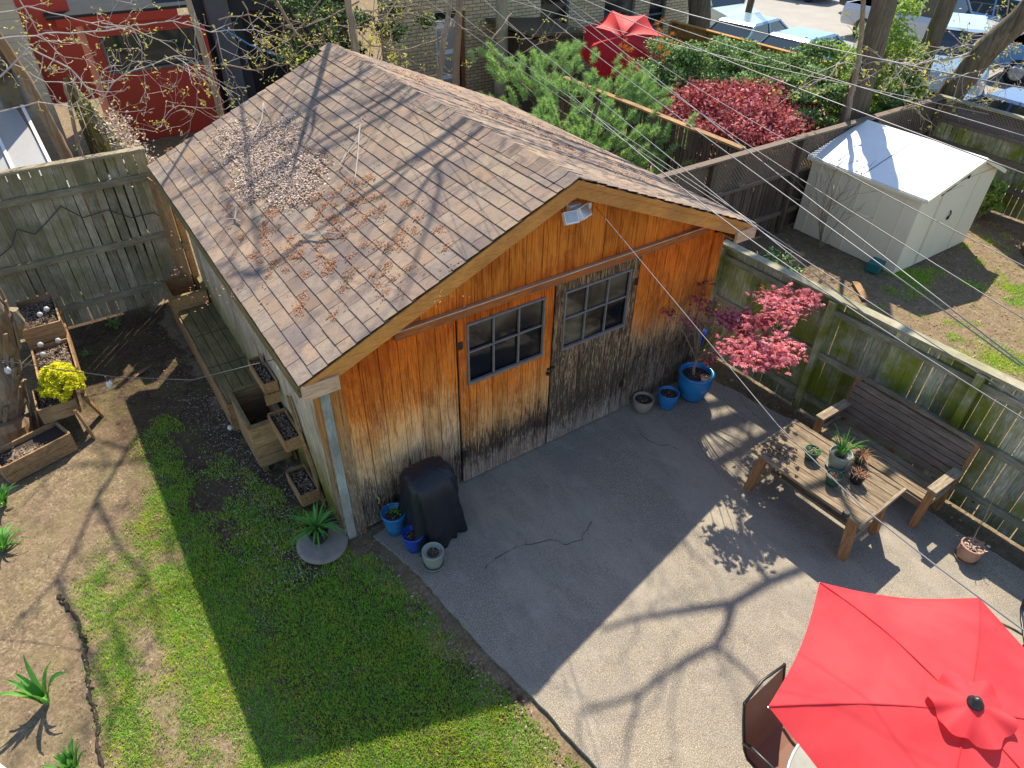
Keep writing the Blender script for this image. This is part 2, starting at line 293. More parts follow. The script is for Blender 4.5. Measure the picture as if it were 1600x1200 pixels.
# ------------------------------------------------------------------ mesh builder
def tag(o, label=None, cat=None, group=None, kind=None):
    if label: o['label'] = label
    if cat: o['category'] = cat
    if group: o['group'] = group
    if kind: o['kind'] = kind
    return o
def wloc(o):
    v = Vector((0, 0, 0))
    while o is not None: v += o.location; o = o.parent
    return v
class MB:
    def __init__(s): s.v = []; s.f = []
    def add(s, vs, fs):
        b = len(s.v); s.v.extend([tuple(v) for v in vs]); s.f.extend([tuple(i+b for i in f) for f in fs]); return s
    def box(s, c, size, rz=0, rx=0, ry=0, taper=1.0):
        hx, hy, hz = size[0]/2, size[1]/2, size[2]/2
        m = Matrix.Rotation(rz, 3, 'Z') @ Matrix.Rotation(ry, 3, 'Y') @ Matrix.Rotation(rx, 3, 'X'); c = Vector(c)
        vs = [c + m @ Vector((x*hx*(taper if z > 0 else 1), y*hy*(taper if z > 0 else 1), z*hz)) for z in (-1, 1) for x, y in ((-1, -1), (1, -1), (1, 1), (-1, 1))]
        return s.add(vs, [(3, 2, 1, 0), (4, 5, 6, 7), (0, 1, 5, 4), (1, 2, 6, 5), (2, 3, 7, 6), (3, 0, 4, 7)])
    def bar(s, p, q, w, t, up=(0, 0, 1)):
        """beam from p to q; w across, t along up"""
        p, q = Vector(p), Vector(q); d = (q-p).normalized(); a = d.cross(Vector(up)).normalized(); b = a.cross(d)
        vs = [e + a*(x*w/2) + b*(y*t/2) for e in (p, q) for x, y in ((-1, -1), (1, -1), (1, 1), (-1, 1))]
        return s.add(vs, [(3, 2, 1, 0), (4, 5, 6, 7), (0, 1, 5, 4), (1, 2, 6, 5), (2, 3, 7, 6), (3, 0, 4, 7)])
    def quad(s, a, b, c, d): return s.add([a, b, c, d], [(0, 1, 2, 3)])
    def tube(s, pts, rad, n=6, cap=True, jit=0):
        pts = [Vector(p) for p in pts]; rs = rad if hasattr(rad, '__len__') else [rad]*len(pts)
        vs = []; ref = Vector((.31, .17, .93))
        for i, p in enumerate(pts):
            d = (pts[min(i+1, len(pts)-1)]-pts[max(i-1, 0)])
            if d.length < 1e-9: d = Vector((0, 0, 1))
            d.normalize(); a = d.cross(ref)
            if a.length < .1: a = d.cross(Vector((1, 0, 0)))
            a.normalize(); b = d.cross(a)
            for k in range(n):
                t = 2*math.pi*k/n; r = rs[i]*(1+jit*math.sin(3*t+i*.9)+jit*rnd.uniform(-.5, .5))
                vs.append(p+a*math.cos(t)*r+b*math.sin(t)*r)
        fs = [(i*n+k, i*n+(k+1) % n, (i+1)*n+(k+1) % n, (i+1)*n+k) for i in range(len(pts)-1) for k in range(n)]
        if cap: fs += [tuple(range(n))[::-1], tuple(range((len(pts)-1)*n, len(pts)*n))]
        return s.add(vs, fs)
    def lathe(s, prof, c=(0, 0, 0), n=28, sx=1, sy=1, wob=0):
        vs = []; fs = []; m = len(prof)
        for r, z in prof:
            for k in range(n):
                t = 2*math.pi*k/n; rr = r*(1+wob*math.sin(3*t+z*5)); vs.append((c[0]+rr*math.cos(t)*sx, c[1]+rr*math.sin(t)*sy, c[2]+z))
        for i in range(m-1):
            for k in range(n): fs.append((i*n+k, i*n+(k+1) % n, (i+1)*n+(k+1) % n, (i+1)*n+k))
        if prof[0][0] > 1e-4: fs.append(tuple(range(n))[::-1])
        if prof[-1][0] > 1e-4: fs.append(tuple(range((m-1)*n, m*n)))
        return s.add(vs, fs)
    def loft(s, rings, cap=True):
        n = len(rings[0]); vs = [p for r in rings for p in r]
        fs = [(i*n+k, i*n+(k+1) % n, (i+1)*n+(k+1) % n, (i+1)*n+k) for i in range(len(rings)-1) for k in range(n)]
        if cap: fs += [tuple(range(n))[::-1], tuple(range((len(rings)-1)*n, len(rings)*n))]
        return s.add(vs, fs)
    def build(s, name, mat, parent=None, loc=None, world=True, smooth=False):
        me = bpy.data.meshes.new(name); base = wloc(parent) if (parent is not None and world) else Vector((0, 0, 0))
        if parent is None and loc is not None: base = Vector(loc)
        vs = np.array(s.v, dtype=float).reshape(-1, 3) - np.array(base)
        me.from_pydata(vs.tolist(), [], s.f); me.materials.append(mat if not isinstance(mat, str) else M[mat])
        if smooth: me.polygons.foreach_set('use_smooth', [True]*len(me.polygons))
        me.update(); o = bpy.data.objects.new(name, me); COL.objects.link(o)
        if parent is not None: o.parent = parent
        elif loc is not None: o.location = loc
        return o
def fastmesh(name, V, nper, mat, parent=None, loc=None, smooth=False):
    """V: (n, nper, 3) array of separate polygons"""
    n = V.shape[0]; base = wloc(parent) if parent is not None else (Vector(loc) if loc is not None else Vector((0, 0, 0)))
    me = bpy.data.meshes.new(name); co = (V.reshape(-1, 3)-np.array(base)).astype(np.float32)
    me.vertices.add(n*nper); me.vertices.foreach_set('co', co.ravel())
    me.loops.add(n*nper); me.loops.foreach_set('vertex_index', np.arange(n*nper, dtype=np.int32))
    me.polygons.add(n); me.polygons.foreach_set('loop_start', np.arange(0, n*nper, nper, dtype=np.int32))
    me.polygons.foreach_set('loop_total', np.full(n, nper, dtype=np.int32))
    me.update(calc_edges=True); me.materials.append(M[mat] if isinstance(mat, str) else mat)
    o = bpy.data.objects.new(name, me); COL.objects.link(o)
    if parent is not None: o.parent = parent
    elif loc is not None: o.location = loc
    return o
def E(name, label, cat, loc, rz=0, group=None):
    o = bpy.data.objects.new(name, None); COL.objects.link(o); o.location = loc; o.rotation_euler.z = rz
    o.empty_display_size = .2; return tag(o, label, cat, group)
def copy_tree(src, parent=None, loc=None, rz=None, label=None):
    c = src.copy(); COL.objects.link(c); c.parent = parent
    if loc is not None: c.location = loc
    if rz is not None: c.rotation_euler.z = rz
    if label: c['label'] = label
    for ch in [o for o in COL.objects if o.parent == src]: copy_tree(ch, c)
    return c

nr = np.random.RandomState(3)
def leaf_cloud(C, size, flat=.5, asp=.55, rng=nr):
    """C (n,3) leaf centres -> diamond leaves, normals biased up"""
    n = len(C); s = size*rng.uniform(.6, 1.25, (n, 1))
    nm = rng.normal(size=(n, 3)); nm[:, 2] = np.abs(nm[:, 2])+flat; nm /= np.linalg.norm(nm, axis=1, keepdims=True)
    a = np.cross(nm, rng.normal(size=(n, 3))); a /= np.linalg.norm(a, axis=1, keepdims=True); b = np.cross(nm, a)
    return np.stack([C+a*s, C+b*s*asp+nm*s*.15, C-a*s, C-b*s*asp+nm*s*.15], 1)
def clump_pts(centers, rad, n, rng=nr, shell=.55):
    c = np.array(centers)[rng.randint(len(centers), size=n)]; d = rng.normal(size=(n, 3)); d /= np.linalg.norm(d, axis=1, keepdims=True)
    r = rng.uniform(shell, 1, (n, 1))**.7
    return c+d*r*np.array(rad)
def grow(mb, p, d, length, r, depth, tips, rng, gnarl=.25, up=.05, kids=3, n=5, minr=.003):
    p = Vector(p); d = Vector(d).normalized(); pts = [p.copy()]; seg = max(3, int(length/.22)) if depth > 0 else 3
    rs = [r]
    for i in range(seg):
        d = (d+Vector((rng.gauss(0, gnarl), rng.gauss(0, gnarl), rng.gauss(0, gnarl)+up))).normalized()*1
        p = p+d*(length/seg); pts.append(p.copy()); rs.append(max(minr, r*(1-(i+1)/seg*.6)))
        if depth > 0 and i > 0 and rng.random() < kids/seg*1.2:
            k = Vector((rng.gauss(0, 1), rng.gauss(0, 1), rng.gauss(0, 1))).cross(d).normalized()
            grow(mb, p, d*.7+k*.8, length*rng.uniform(.4, .62), rs[-1]*.55, depth-1, tips, rng, gnarl, up, kids, max(3, n-1), minr)
    mb.tube(pts, rs, n, cap=False); tips.append(pts[-1])
    return pts

# ================================================================== SETTING
def ground():
    mb = MB(); xs = [-70, -30, -12]+[(-6+.25*i) for i in range(81)]+[20, 30, 60, 110]; ys = [-30, -12]+[(-6+.25*i) for i in range(73)]+[20, 40, 80, 130]
    for y in ys:
        for x in xs:
            z = 0.0
            if x < 0 and y < 6: z = .02*noise.noise(Vector((x*1.1, y*1.1, 3)))-.005
            if 5.6 < x < 8 and y < 2.3: z -= .20*min(1, (x-5.6)/.15)*max(0, min(1, (7.8-x)/1.2))
            mb.v.append((x, y, z-.012))
    n = len(xs); mb.f = [(j*n+i, j*n+i+1, (j+1)*n+i+1, (j+1)*n+i) for j in range(len(ys)-1) for i in range(n-1)]
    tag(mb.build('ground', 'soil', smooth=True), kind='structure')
ground()
def patio():
    left = [(.24, -.14), (.33, -.45), (.40, -.80), (.46, -1.3), (.52, -1.86), (.64, -2.53), (.73, -3.31), (.82, -4.2), (.9, -6.2)]
    pts = []
    for (a, b), (c, d) in zip(left, left[1:]):
        for i in range(8):
            t = i/8; pts.append((a+(c-a)*t+rnd.uniform(-.012, .012), b+(d-b)*t))
    pts.append((.9, -6.2)); right = [(5.84, -6.2), (5.66, -3.6), (5.62, -2.4), (5.66, -1.5), (5.50, -.9), (5.42, -.45), (5.28, .12), (.24, .03)]
    for (a, b), (c, d) in zip(right, right[1:]):
        for i in range(6):
            t = i/6; j = .0 if b > -.2 else .025
            pts.append((a+(c-a)*t+rnd.uniform(-j, j), b+(d-b)*t))
    mb = MB(); n = len(pts); mb.add([(x, y, -.02) for x, y in pts]+[(x, y, .03) for x, y in pts],
        [tuple(range(n, 2*n))]+[(i, (i+1) % n, n+(i+1) % n, n+i) for i in range(n)])
    p = tag(mb.build('patio', 'patio'), kind='structure')
    cr = MB()
    def crack(px, w):
        P = [atz(*q, .03) for q in px]; Q = []
        for a, b in zip(P, P[1:]):
            m = max(2, int((b-a).length/.06))
            for i in range(m): Q.append(a.lerp(b, i/m)+Vector((rnd.gauss(0, .012), rnd.gauss(0, .012), 0)))
        Q.append(P[-1])
        for i, (a, b) in enumerate(zip(Q, Q[1:])):
            s = Vector((-(b-a).y, (b-a).x, 0)).normalized(); w0 = w*.55*rnd.uniform(.3, 1.4)
            cr.add([a-s*w0/2+Vector((0, 0, .003)), b-s*w0/2+Vector((0, 0, .003)), b+s*w0/2+Vector((0, 0, .003)), a+s*w0/2+Vector((0, 0, .003))], [(0, 1, 2, 3)])
    crack([(757, 890), (775, 872), (800, 856), (838, 850), (860, 843), (872, 848), (888, 852), (905, 842), (918, 828), (925, 815)], .012)
    crack([(993, 668), (1002, 680), (1015, 690), (1030, 697), (1045, 695), (1060, 703)], .012)
    crack([(1150, 612), (1165, 632), (1180, 650), (1200, 668)], .009); crack([(1128, 618), (1140, 640), (1160, 655), (1175, 663)], .006)
    crack([(1090, 690), (1100, 705), (1115, 725), (1128, 750)], .006); crack([(1160, 575), (1175, 600), (1215, 622), (1250, 640)], .006)
    c = cr.build('crack', 'crack', p)
patio()
def parking():
    mb = MB(); mb.add([(15.6, -12, .004), (80, -12, .004), (80, 60, .004), (15.6, 60, .004)], [(0, 1, 2, 3)])
    mb.add([(15.6, -12, -.01), (15.6, 60, -.01)], []); tag(mb.build('parking_lot', 'parking'), kind='structure')
parking()

# ================================================================== GARAGE
W, YF, YB, HE, HR, OE = 5.2, -.268, 5.32, 2.40, 3.57, .2
SL = math.hypot(W/2+OE, HR-HE); ANG = math.atan2(HR-HE, W/2+OE)
def slope_pt(side, s, y, h=0):
    """s metres up the slope from the eave"""
    x = s*math.cos(ANG)-h*math.sin(ANG); z = s*math.sin(ANG)+h*math.cos(ANG)
    return (-OE+x, y, HE+z) if side < 0 else (W+OE-x, y, HE+z)
def sag(y): return -.02*math.sin(math.pi*(y-YF)/(YB-YF))
G = E('garage', 'orange-stained wooden garage with a shingled gable roof and weathered double doors', 'garage', (0, 0, 0))
def boards(mb, x0, x1, z0, z1f, y, pitch=.2, t=.022, gap=.007, off=0):
    """vertical boards facing -y; z1f gives top height at x"""
    x = x0
    k = math.floor((x0-off)/pitch)+1; cuts = [x0]
    while off+k*pitch < x1-.02:
        cuts.append(off+k*pitch); k += 1
    cuts.append(x1)
    for a, b in zip(cuts, cuts[1:]):
        a2, b2 = a+gap/2, b-gap/2
        if b2-a2 < .01: continue
        zz = [z0, z0, z1f(b2), z1f(a2)]
        mb.add([(a2, y, zz[0]), (b2, y, zz[1]), (b2, y, zz[2]), (a2, y, zz[3]), (a2, y+t, zz[0]), (b2, y+t, zz[1]), (b2, y+t, zz[2]), (a2, y+t, zz[3])],
               [(0, 1, 2, 3), (0, 4, 5, 1), (1, 5, 6, 2), (2, 6, 7, 3), (3, 7, 4, 0)])
def under(x): return HR-.09-abs(x-W/2)*math.tan(ANG)
def garage():
    # dark inner shell so gaps read as depth
    mb = MB(); h = 2.36
    shell = [(0.03, .05), (W-.03, .05), (W-.03, YB-.3), (.03, YB-.3)]
    # back wall, side walls
    for x in (.0, W): pass
    mb = MB(); n = 26
    for i in range(n):
        y0 = .16+i*(4.86/n); y1 = y0+4.86/n-.006
        mb.add([(0, y0, 0), (0, y1, 0), (0, y1, h), (0, y0, h), (.03, y0, 0), (.03, y1, 0), (.03, y1, h), (.03, y0, h)], [(0, 3, 2, 1), (4, 5, 6, 7), (0, 1, 5, 4), (3, 7, 6, 2), (0, 4, 7, 3), (1, 2, 6, 5)])
    mb.build('side_wall', 'sid_side', G)
    mb = MB(); mb.box((W-.015, 2.6, 1.2), (.03, 4.95, 2.4)); mb.build('side_wall', 'sid_side', G)
    mb = MB(); mb.add([(0, 5.06, 0), (W, 5.06, 0), (W, 5.06, 2.35), (W/2, 5.06, 3.42), (0, 5.06, 2.35), (0, 5.1, 0), (W, 5.1, 0), (W, 5.1, 2.35), (W/2, 5.1, 3.42), (0, 5.1, 2.35)],
        [(0, 1, 2, 3, 4), (9, 8, 7, 6, 5), (0, 5, 6, 1), (1, 6, 7, 2), (4, 9, 5, 0)]); mb.build('back_wall', 'sid_side', G)
    # lining behind front boards (with openings where the windows are)
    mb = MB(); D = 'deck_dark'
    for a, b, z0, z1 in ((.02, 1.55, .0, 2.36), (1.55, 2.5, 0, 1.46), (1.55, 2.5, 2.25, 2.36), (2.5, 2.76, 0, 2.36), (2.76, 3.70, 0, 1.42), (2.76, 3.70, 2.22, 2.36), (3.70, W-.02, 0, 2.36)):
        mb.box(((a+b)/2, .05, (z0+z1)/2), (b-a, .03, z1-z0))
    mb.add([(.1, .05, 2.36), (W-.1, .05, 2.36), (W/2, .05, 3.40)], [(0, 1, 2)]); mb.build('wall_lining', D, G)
    # front wall panels
    z = lambda x: min(2.33, under(x))
    mb = MB(); boards(mb, .205, 1.43, .04, z, 0, off=.205); mb.build('wall_panel', 'sid_left', G)
    mb = MB(); boards(mb, 3.845, 5.02, .04, z, 0, off=3.845); mb.build('wall_panel', 'sid_right', G)
    mb = MB(); boards(mb, .05, W-.05, 2.335, under, -.003, pitch=.2, off=.05)
    # clip: drop boards without height
    mb2 = MB()
    for i in range(0, len(mb.v), 8):
        q = mb.v[i:i+8]
        if q[2][2] > q[0][2]+.02 and q[3][2] > q[0][2]+.02: mb2.add(q, [(0, 1, 2, 3), (0, 4, 5, 1), (1, 5, 6, 2), (2, 6, 7, 3), (3, 7, 4, 0)])
    mb2.build('gable', 'sid_gable', G)
    # corner boards
    mb = MB(); mb.box((.045, -.012, 1.16), (.09, .03, 2.32)); mb.build('corner_board', 'corner_grey', G)
    mb = MB(); mb.box((.148, -.016, 1.13), (.11, .036, 2.34)); mb.build('corner_board', 'corner_brown', G)
    mb = MB(); mb.box((-.012, .07, 1.15), (.024, .15, 2.3)); mb.build('corner_board', 'corner_brown', G)
    mb = MB(); mb.box((W-.09, -.012, 1.15), (.17, .03, 2.26)); mb.build('corner_board', 'sid_right', G)
    # lintel trim with a pale drip edge
    mb = MB(); mb.box((2.8, -.024, 2.378), (4.05, .036, .088)); o = mb.build('lintel', 'trim_red', G)
    mb = MB(); mb.box((2.8, -.034, 2.432), (4.05, .055, .012), rx=R_(-8)); mb.build('drip_edge', 'fascia_pale', o)
    # roof
    mb = MB()
    for sd in (-1, 1):
        a, b, c, d = slope_pt(sd, 0, YF, -.03), slope_pt(sd, SL, YF, -.03), slope_pt(sd, SL, YB, -.03), slope_pt(sd, 0, YB, -.03)
        a2, b2, c2, d2 = [slope_pt(sd, s, y, -.05) for s, y in ((0, YF), (SL, YF), (SL, YB), (0, YB))]
        mb.add([a, b, c, d, a2, b2, c2, d2], [(0, 1, 2, 3), (7, 6, 5, 4), (0, 4, 5, 1), (2, 6, 7, 3), (3, 7, 4, 0)])
    roof = mb.build('roof', 'fascia', G)
    for sd in (-1, 1):
        V = MB(); ex = .1475; nc = int(SL/ex)+1; tab = .305
        for i in range(nc):
            s0 = i*ex-.015; s1 = min(s0+ex+.035, SL); off = (i % 2)*tab*.5+rnd.uniform(-.01, .01); y = YF-.01-off
            while y < YB:
                ya, yb = max(y, YF-.01)+.003, min(y+tab, YB+.01)-.003
                if yb-ya > .02:
                    j = rnd.uniform(0, .004); dz = rnd.uniform(-.003, .003)
                    q = []
                    for s, yy, hh in ((s0+dz, ya, .012+j), (s0+rnd.uniform(-.003, .003), yb, .012+j), (s1, yb, .0015), (s1, ya, .0015)):
                        p = slope_pt(sd, s, yy, hh); q.append((p[0], p[1], p[2]+sag(yy)*s/SL))
                    for s, yy in ((s0, ya), (s0, yb)):
                        p = slope_pt(sd, s, yy, -.006); q.append((p[0], p[1], p[2]+sag(yy)*s/SL))
                    V.add(q, [(0, 1, 2, 3), (0, 4, 5, 1)] if sd > 0 else [(3, 2, 1, 0), (1, 5, 4, 0)])
                y += tab
        V.build('shingles', 'shingle', roof)
    V = MB(); y = YF-.02
    while y < YB-.02:
        L = .21; curl = rnd.uniform(.0, .008); zz = HR+sag(y)
        for hf, hb in ((curl+.012, .010),):
            q = []
            for yy, h in ((y, hf), (y+L, hb)):
                for k in range(-3, 4):
                    x = k*.055+rnd.uniform(-.004, .004); q.append((W/2+x, yy+rnd.uniform(-.006, .006), zz+h-abs(x)*math.tan(ANG)*.97+(.006 if k == 0 else 0)))
            V.add(q, [(k, k+1, k+8, k+7) for k in range(6)])
            V.add([(a, b, c) for a, b, c in q[:7]]+[(a, b+.002, c-.012) for a, b, c in q[:7]], [(k+7, k+8, k+1, k) for k in range(6)])
        y += .146
    V.build('ridge_cap', 'shingle', roof)
    # rake fascias: main board and thin moulding under the shingles, front and back
    for nm, y in (('rake_board', YF), ('rake_board', YB-.03)):
        for sd in (-1, 1):
            mb = MB()
            for (h0, h1, t0, t1) in ((-.175, -.03, 0, .03), (-.06, -.014, -.018, .0)):
                P = [slope_pt(sd, s, 0, h) for s, h in ((0.0, h0), (SL, h0), (SL, h1), (0.0, h1))]
                # plumb cut at the ridge
                P[1] = (W/2, 0, HR+(h0)/math.cos(ANG)); P[2] = (W/2, 0, HR+h1/math.cos(ANG))
                mb.add([(p[0], y+t0, p[2]) for p in P]+[(p[0], y+t1, p[2]) for p in P], [(0, 1, 2, 3), (7, 6, 5, 4), (0, 4, 5, 1), (1, 5, 6, 2), (2, 6, 7, 3), (3, 7, 4, 0)] if sd < 0 else [(3, 2, 1, 0), (4, 5, 6, 7), (1, 5, 4, 0), (2, 6, 5, 1), (3, 7, 6, 2), (0, 4, 7, 3)])
            mb.build(nm, 'fascia', G)
    for sd, mat in ((-1, 'fascia_pale'), (1, 'fascia_pale')):
        x0, x1 = (-OE, .12) if sd < 0 else (W-.13, W+OE)
        mb = MB(); mb.box(((x0+x1)/2, YF-.012, 2.315), (x1-x0, .034, .15)); mb.build('eave_return', mat, G)
        mb = MB(); xe = -OE if sd < 0 else W+OE; mb.box((xe-sd*-.014 if sd < 0 else xe-.014, (YF+YB)/2, 2.315), (.026, YB-YF-.06, .13)); mb.build('eave_board', 'plant_g', G)
        mb = MB(); mb.box(((x0+x1)/2, YF/2+.0, 2.26), (x1-x0-.06, -YF-.02, .012)); mb.build('soffit', 'fascia', G)
garage()

def door(hx, wd, mat, frame_mat, win, label, latch):
    """plywood door hung in the front wall; win=(x0,x1,z0,z1)"""
    mb = MB(); x0, x1 = hx, hx+wd; wx0, wx1, z0, z1 = win; zt = 2.315
    boards(mb, x0+.008, wx0, .05, lambda x: zt, -.014, off=x0+.008); boards(mb, wx1, x1-.008, .05, lambda x: zt, -.014, off=x0+.008)
    boards(mb, wx0, wx1, .05, lambda x: z0, -.014, off=x0+.008); boards(mb, wx0, wx1, z1, lambda x: zt, -.014, off=x0+.008)
    d = mb.build('door', mat, G); d['label'] = label
    f = MB(); t = .024
    for a, b, c, e in ((wx0-t/2, wx1+t/2, z0-.02, z0+.015), (wx0-t/2, wx1+t/2, z1-.012, z1+.012)): f.box(((a+b)/2, -.02, (c+e)/2), (b-a, .03, e-c))
    for a in (wx0, wx1): f.box((a, -.02, (z0+z1)/2), (t*.8, .028, z1-z0-.03))
    f.build('window_frame', frame_mat, d)
    f = MB(); zm = (z0+z1)/2+.02; f.box(((wx0+wx1)/2, -.006, zm), (wx1-wx0-.03, .022, .019))
    for k in (1, 2):
        xm = wx0+(wx1-wx0)*k/3
        f.box((xm, -.008, (zm+z1)/2+.003), (.017, .024, z1-zm-.03)); f.box((xm, -.008, (zm+z0)/2), (.017, .024, zm-z0-.03))
    f.build('muntin', frame_mat, d)
    for k in range(3):
        for a, b in ((z0, zm), (zm, z1)):
            g = MB(); xa = wx0+(wx1-wx0)*k/3; xb = wx0+(wx1-wx0)*(k+1)/3; tl = rnd.uniform(-.006, .006)
            g.add([(xa+.012, .012+tl, a+.013), (xb-.012, .012, a+.013), (xb-.012, .012, b-.013), (xa+.012, .012+tl, b-.013)], [(0, 1, 2, 3)])
            g.build('pane', 'glass', d)
    if latch:
        g = MB(); g.box((latch, -.025, 1.24), (.10, .014, .03)); g.lathe([(.0, -.02), (.018, -.018), (.02, 0), (.018, .018), (0, .02)], (latch-.05, -.035, 1.19), 10); g.build('latch', 'metal_dk', d)
    for zz in (.5, 2.0):
        g = MB(); xh = x0+.02 if not latch else x0+.02
        g = g.box((x0+.03 if hx < 2 else x1-.03, -.02, zz), (.05, .01, .09)); g.build('hinge', 'metal_dk', d)
door(1.436, 1.196, M['sid_door'], M['win_frame'], (1.55, 2.49, 1.49, 2.22), 'left garage door, orange above a band of black mould', 2.63)
door(2.636, 1.196, M['sid_dark'], M['win_frame'], (2.77, 3.69, 1.45, 2.19), 'right garage door, dark and heavily weathered', None)
# simple floor and a bench inside, seen dimly
mb = MB(); mb.box((2.6, 2.6, -.0), (5.1, 4.9, .02)); mb.build('floor_slab', 'stone', G)

def floodlight():
    o = E('flood_light', 'white twin-head security flood light under the garage gable peak', 'flood light', (2.74, -.02, 3.14))
    mb = MB(); mb.box((2.76, -.05, 3.17), (.13, .06, .07)); mb.build('mount', 'white', o)
    for x, t, z in ((2.64, -.15, 3.13), (2.80, .35, 3.15)):
        mb = MB(); mb.box((x, -.16, z), (.15, .05, .12), rz=t, rx=R_(-35)); mb.bar((2.76, -.06, 3.17), (x, -.14, z+.02), .03, .03); h = mb.build('lamp_head', 'white', o)
        mb = MB(); c = Vector((x, -.16, z)); m = Matrix.Rotation(t, 3, 'Z') @ Matrix.Rotation(R_(-35), 3, 'X'); mb.box(c+m @ Vector((0, -.027, 0)), (.125, .006, .095), rz=t, rx=R_(-35)); mb.build('lens', 'metal_lt', h)
    mb = MB(); mb.lathe([(0, 0), (.02, 0), (.025, .03), (.018, .06), (0, .06)], (2.93, -.08, 3.13), 10); mb.build('sensor', 'white', o)
floodlight()
mb = MB()
P = [Vector((2.96, -.14, 3.16)), atz(1216, 665, 3.35), atz(1350, 795, 3.75), atz(1460, 882, 4.05), atz(1600, 985, 4.3), atz(1750, 1095, 4.5)]
mb.tube(P, .0030, 6); tag(mb.build('service_cable', 'wire', loc=P[0], smooth=True), 'pale service cable strung from the garage peak out over the table', 'cable')
mb = MB(); mb.tube([(.39, -.005, .33), (.39, -.03, .36), (.40, -.03, .42), (.39, -.005, .43)], .008, 6); tag(mb.build('wall_hook', 'bud', loc=(.39, 0, .38)), 'small pale rope loop on the wall above the blue pot', 'hook')

# ================================================================== FENCES
def fence(name, label, p0, p1, h, mats, bw=.14, rails=(.3, 1.0, 1.6), side=-1, posts=2.3, cap=True, lat=0, gap=.008, top_j=0, thick=.02, post_side=None, z0=0):
    """board fence from p0 to p1; rails and posts on the side given by the normal*side; lat = height of lattice on top"""
    mb_, mr, mc = mats; a, b = Vector((*p0, 0)), Vector((*p1, 0)); L = (b-a).length; d = (b-a).normalized(); nrm = Vector((-d.y, d.x, 0))*side
    rz = math.atan2(d.y, d.x); o = E(name, label, 'fence', a); hb = h-lat
    mb = MB(); s = 0
    while s < L-.02:
        w = min(bw*rnd.uniform(.85, 1.12), L-s); t = rnd.uniform(-top_j, top_j)
        c = a+d*(s+w/2)+nrm*rnd.uniform(-.004, .004); mb.box((c.x, c.y, (hb+t+z0)/2+.01), (w-gap*rnd.choice((.2, .4, .8, 1.6, 2.4)), thick, hb+t-z0-.04), rz=rz+rnd.uniform(-.012, .012), ry=rnd.uniform(-.004, .004))
        s += w
    mb.build('boards', mb_, o)
    for z in rails:
        mb = MB(); p = a+nrm*(.04)+Vector((0, 0, z)); q = b+nrm*(.04)+Vector((0, 0, z)); mb.bar(p, q, .045, .09); mb.build('rail', mr, o)
    n = max(1, round(L/posts))
    for i in range(n+1):
        c = a+d*min(max(L*i/n, .05), L-.05)+nrm*(.06*(post_side or 1)+.02)
        mb = MB(); mb.box((c.x, c.y, (h+z0)/2-.01), (.085, .085, h-z0-.02), rz=rz); mb.build('post', mb_, o)
    if cap:
        mb = MB(); p = a+Vector((0, 0, h+.012))+nrm*.02; q = b+Vector((0, 0, h+.012))+nrm*.02; mb.bar(p, q, .14, .035); mb.build('cap_rail', mc, o)
    if lat:
        mb = MB(); z0, z1 = hb+.02, h-.02
        k = 0; st = .07
        while k*st < L+lat:
            for sgn in (1, -1):
                s0 = k*st; s1 = s0-(z1-z0)
                A, B = (s0, z0), (s1, z1)
                if sgn < 0: A, B = (s1, z0), (s0, z1)
                # clip to the panel
                pts = []
                for (u, zz), (u2, z2) in ((A, B),):
                    def clip(u, zz, u2, z2):
                        if u == u2: return (u, zz)
                        if u < 0: t = (0-u)/(u2-u); return (0, zz+t*(z2-zz))
                        if u > L: t = (L-u)/(u2-u); return (L, zz+t*(z2-zz))
                        return (u, zz)
                    if (u < 0 and u2 < 0) or (u > L and u2 > L): continue
                    pts = [clip(u, zz, u2, z2), clip(u2, z2, u, zz)]
                if pts:
                    P, Q = [a+d*q[0]+nrm*(.006*sgn)+Vector((0, 0, q[1])) for q in pts]
                    if (P-Q).length > .02: mb.bar(P, Q, .006, .026)
            k += 1
        mb.build('lattice', 'lattice', o)
        mb = MB(); mb.bar(a+Vector((0, 0, hb))+nrm*.03, b+Vector((0, 0, hb))+nrm*.03, .05, .06); mb.build('rail', mr, o)
    return o
fence('board_fence', 'mossy grey board fence standing behind the garden bench', (6.07, .62), (6.40, -6.5), 1.59, ('fence', 'rail_y', 'cap_y'), rails=(.10, .77, 1.42), side=-1, posts=1.9, z0=-.2)
fence('board_fence', 'tall shaded board fence with sun in its gaps, behind the wooden bench box', (-4.2, 6.02), (-.12, 6.0), 2.40, ('fence_l', 'rail_x', 'cap_x'), bw=.135, rails=(.34, 1.12, 2.03), side=-1, posts=4.0, gap=.012, post_side=-1)
fence('return_fence', 'narrow brown fence return squeezed between back fence and garage', (-.2, 5.93), (-.12, 5.25), 2.05, ('plant_w', 'rail_y', 'cap_y'), bw=.16, rails=(1.2,), side=1, posts=.6, gap=.02, cap=False)
fence('lattice_fence', 'brown fence topped with lattice running behind the white shed', (5.4, 2.42), (14.45, 2.4), 1.8, ('fence_b', 'lattice', 'lattice'), bw=.11, rails=(.4,), side=-1, posts=2.4, lat=.62, gap=.02, top_j=.0)
fence('lattice_fence', 'lattice-topped fence between white shed yard and dark blue parked car', (14.5, 2.5), (14.5, -5.5), 1.82, ('fence', 'lattice', 'cap_y'), bw=.13, rails=(.5, 1.0), side=-1, posts=2.4, lat=.42, gap=.014)
fence('picket_fence', 'dark fence with a pale top rail between pine and red maple', (8.5, 2.5), (8.5, 7.6), 1.83, ('fence_b', 'lattice', 'plant_w'), bw=.1, rails=(.5, 1.4), side=-1, posts=2.0, gap=.03, lat=0, top_j=.02)
fence('cedar_fence', 'bright orange cedar fence in front of the parked cars', (14.85, 5.3), (14.8, 10.6), 1.78, ('cedar', 'cedar', 'cedar'), bw=.15, rails=(.4, 1.5), side=1, posts=2.2, gap=.008)
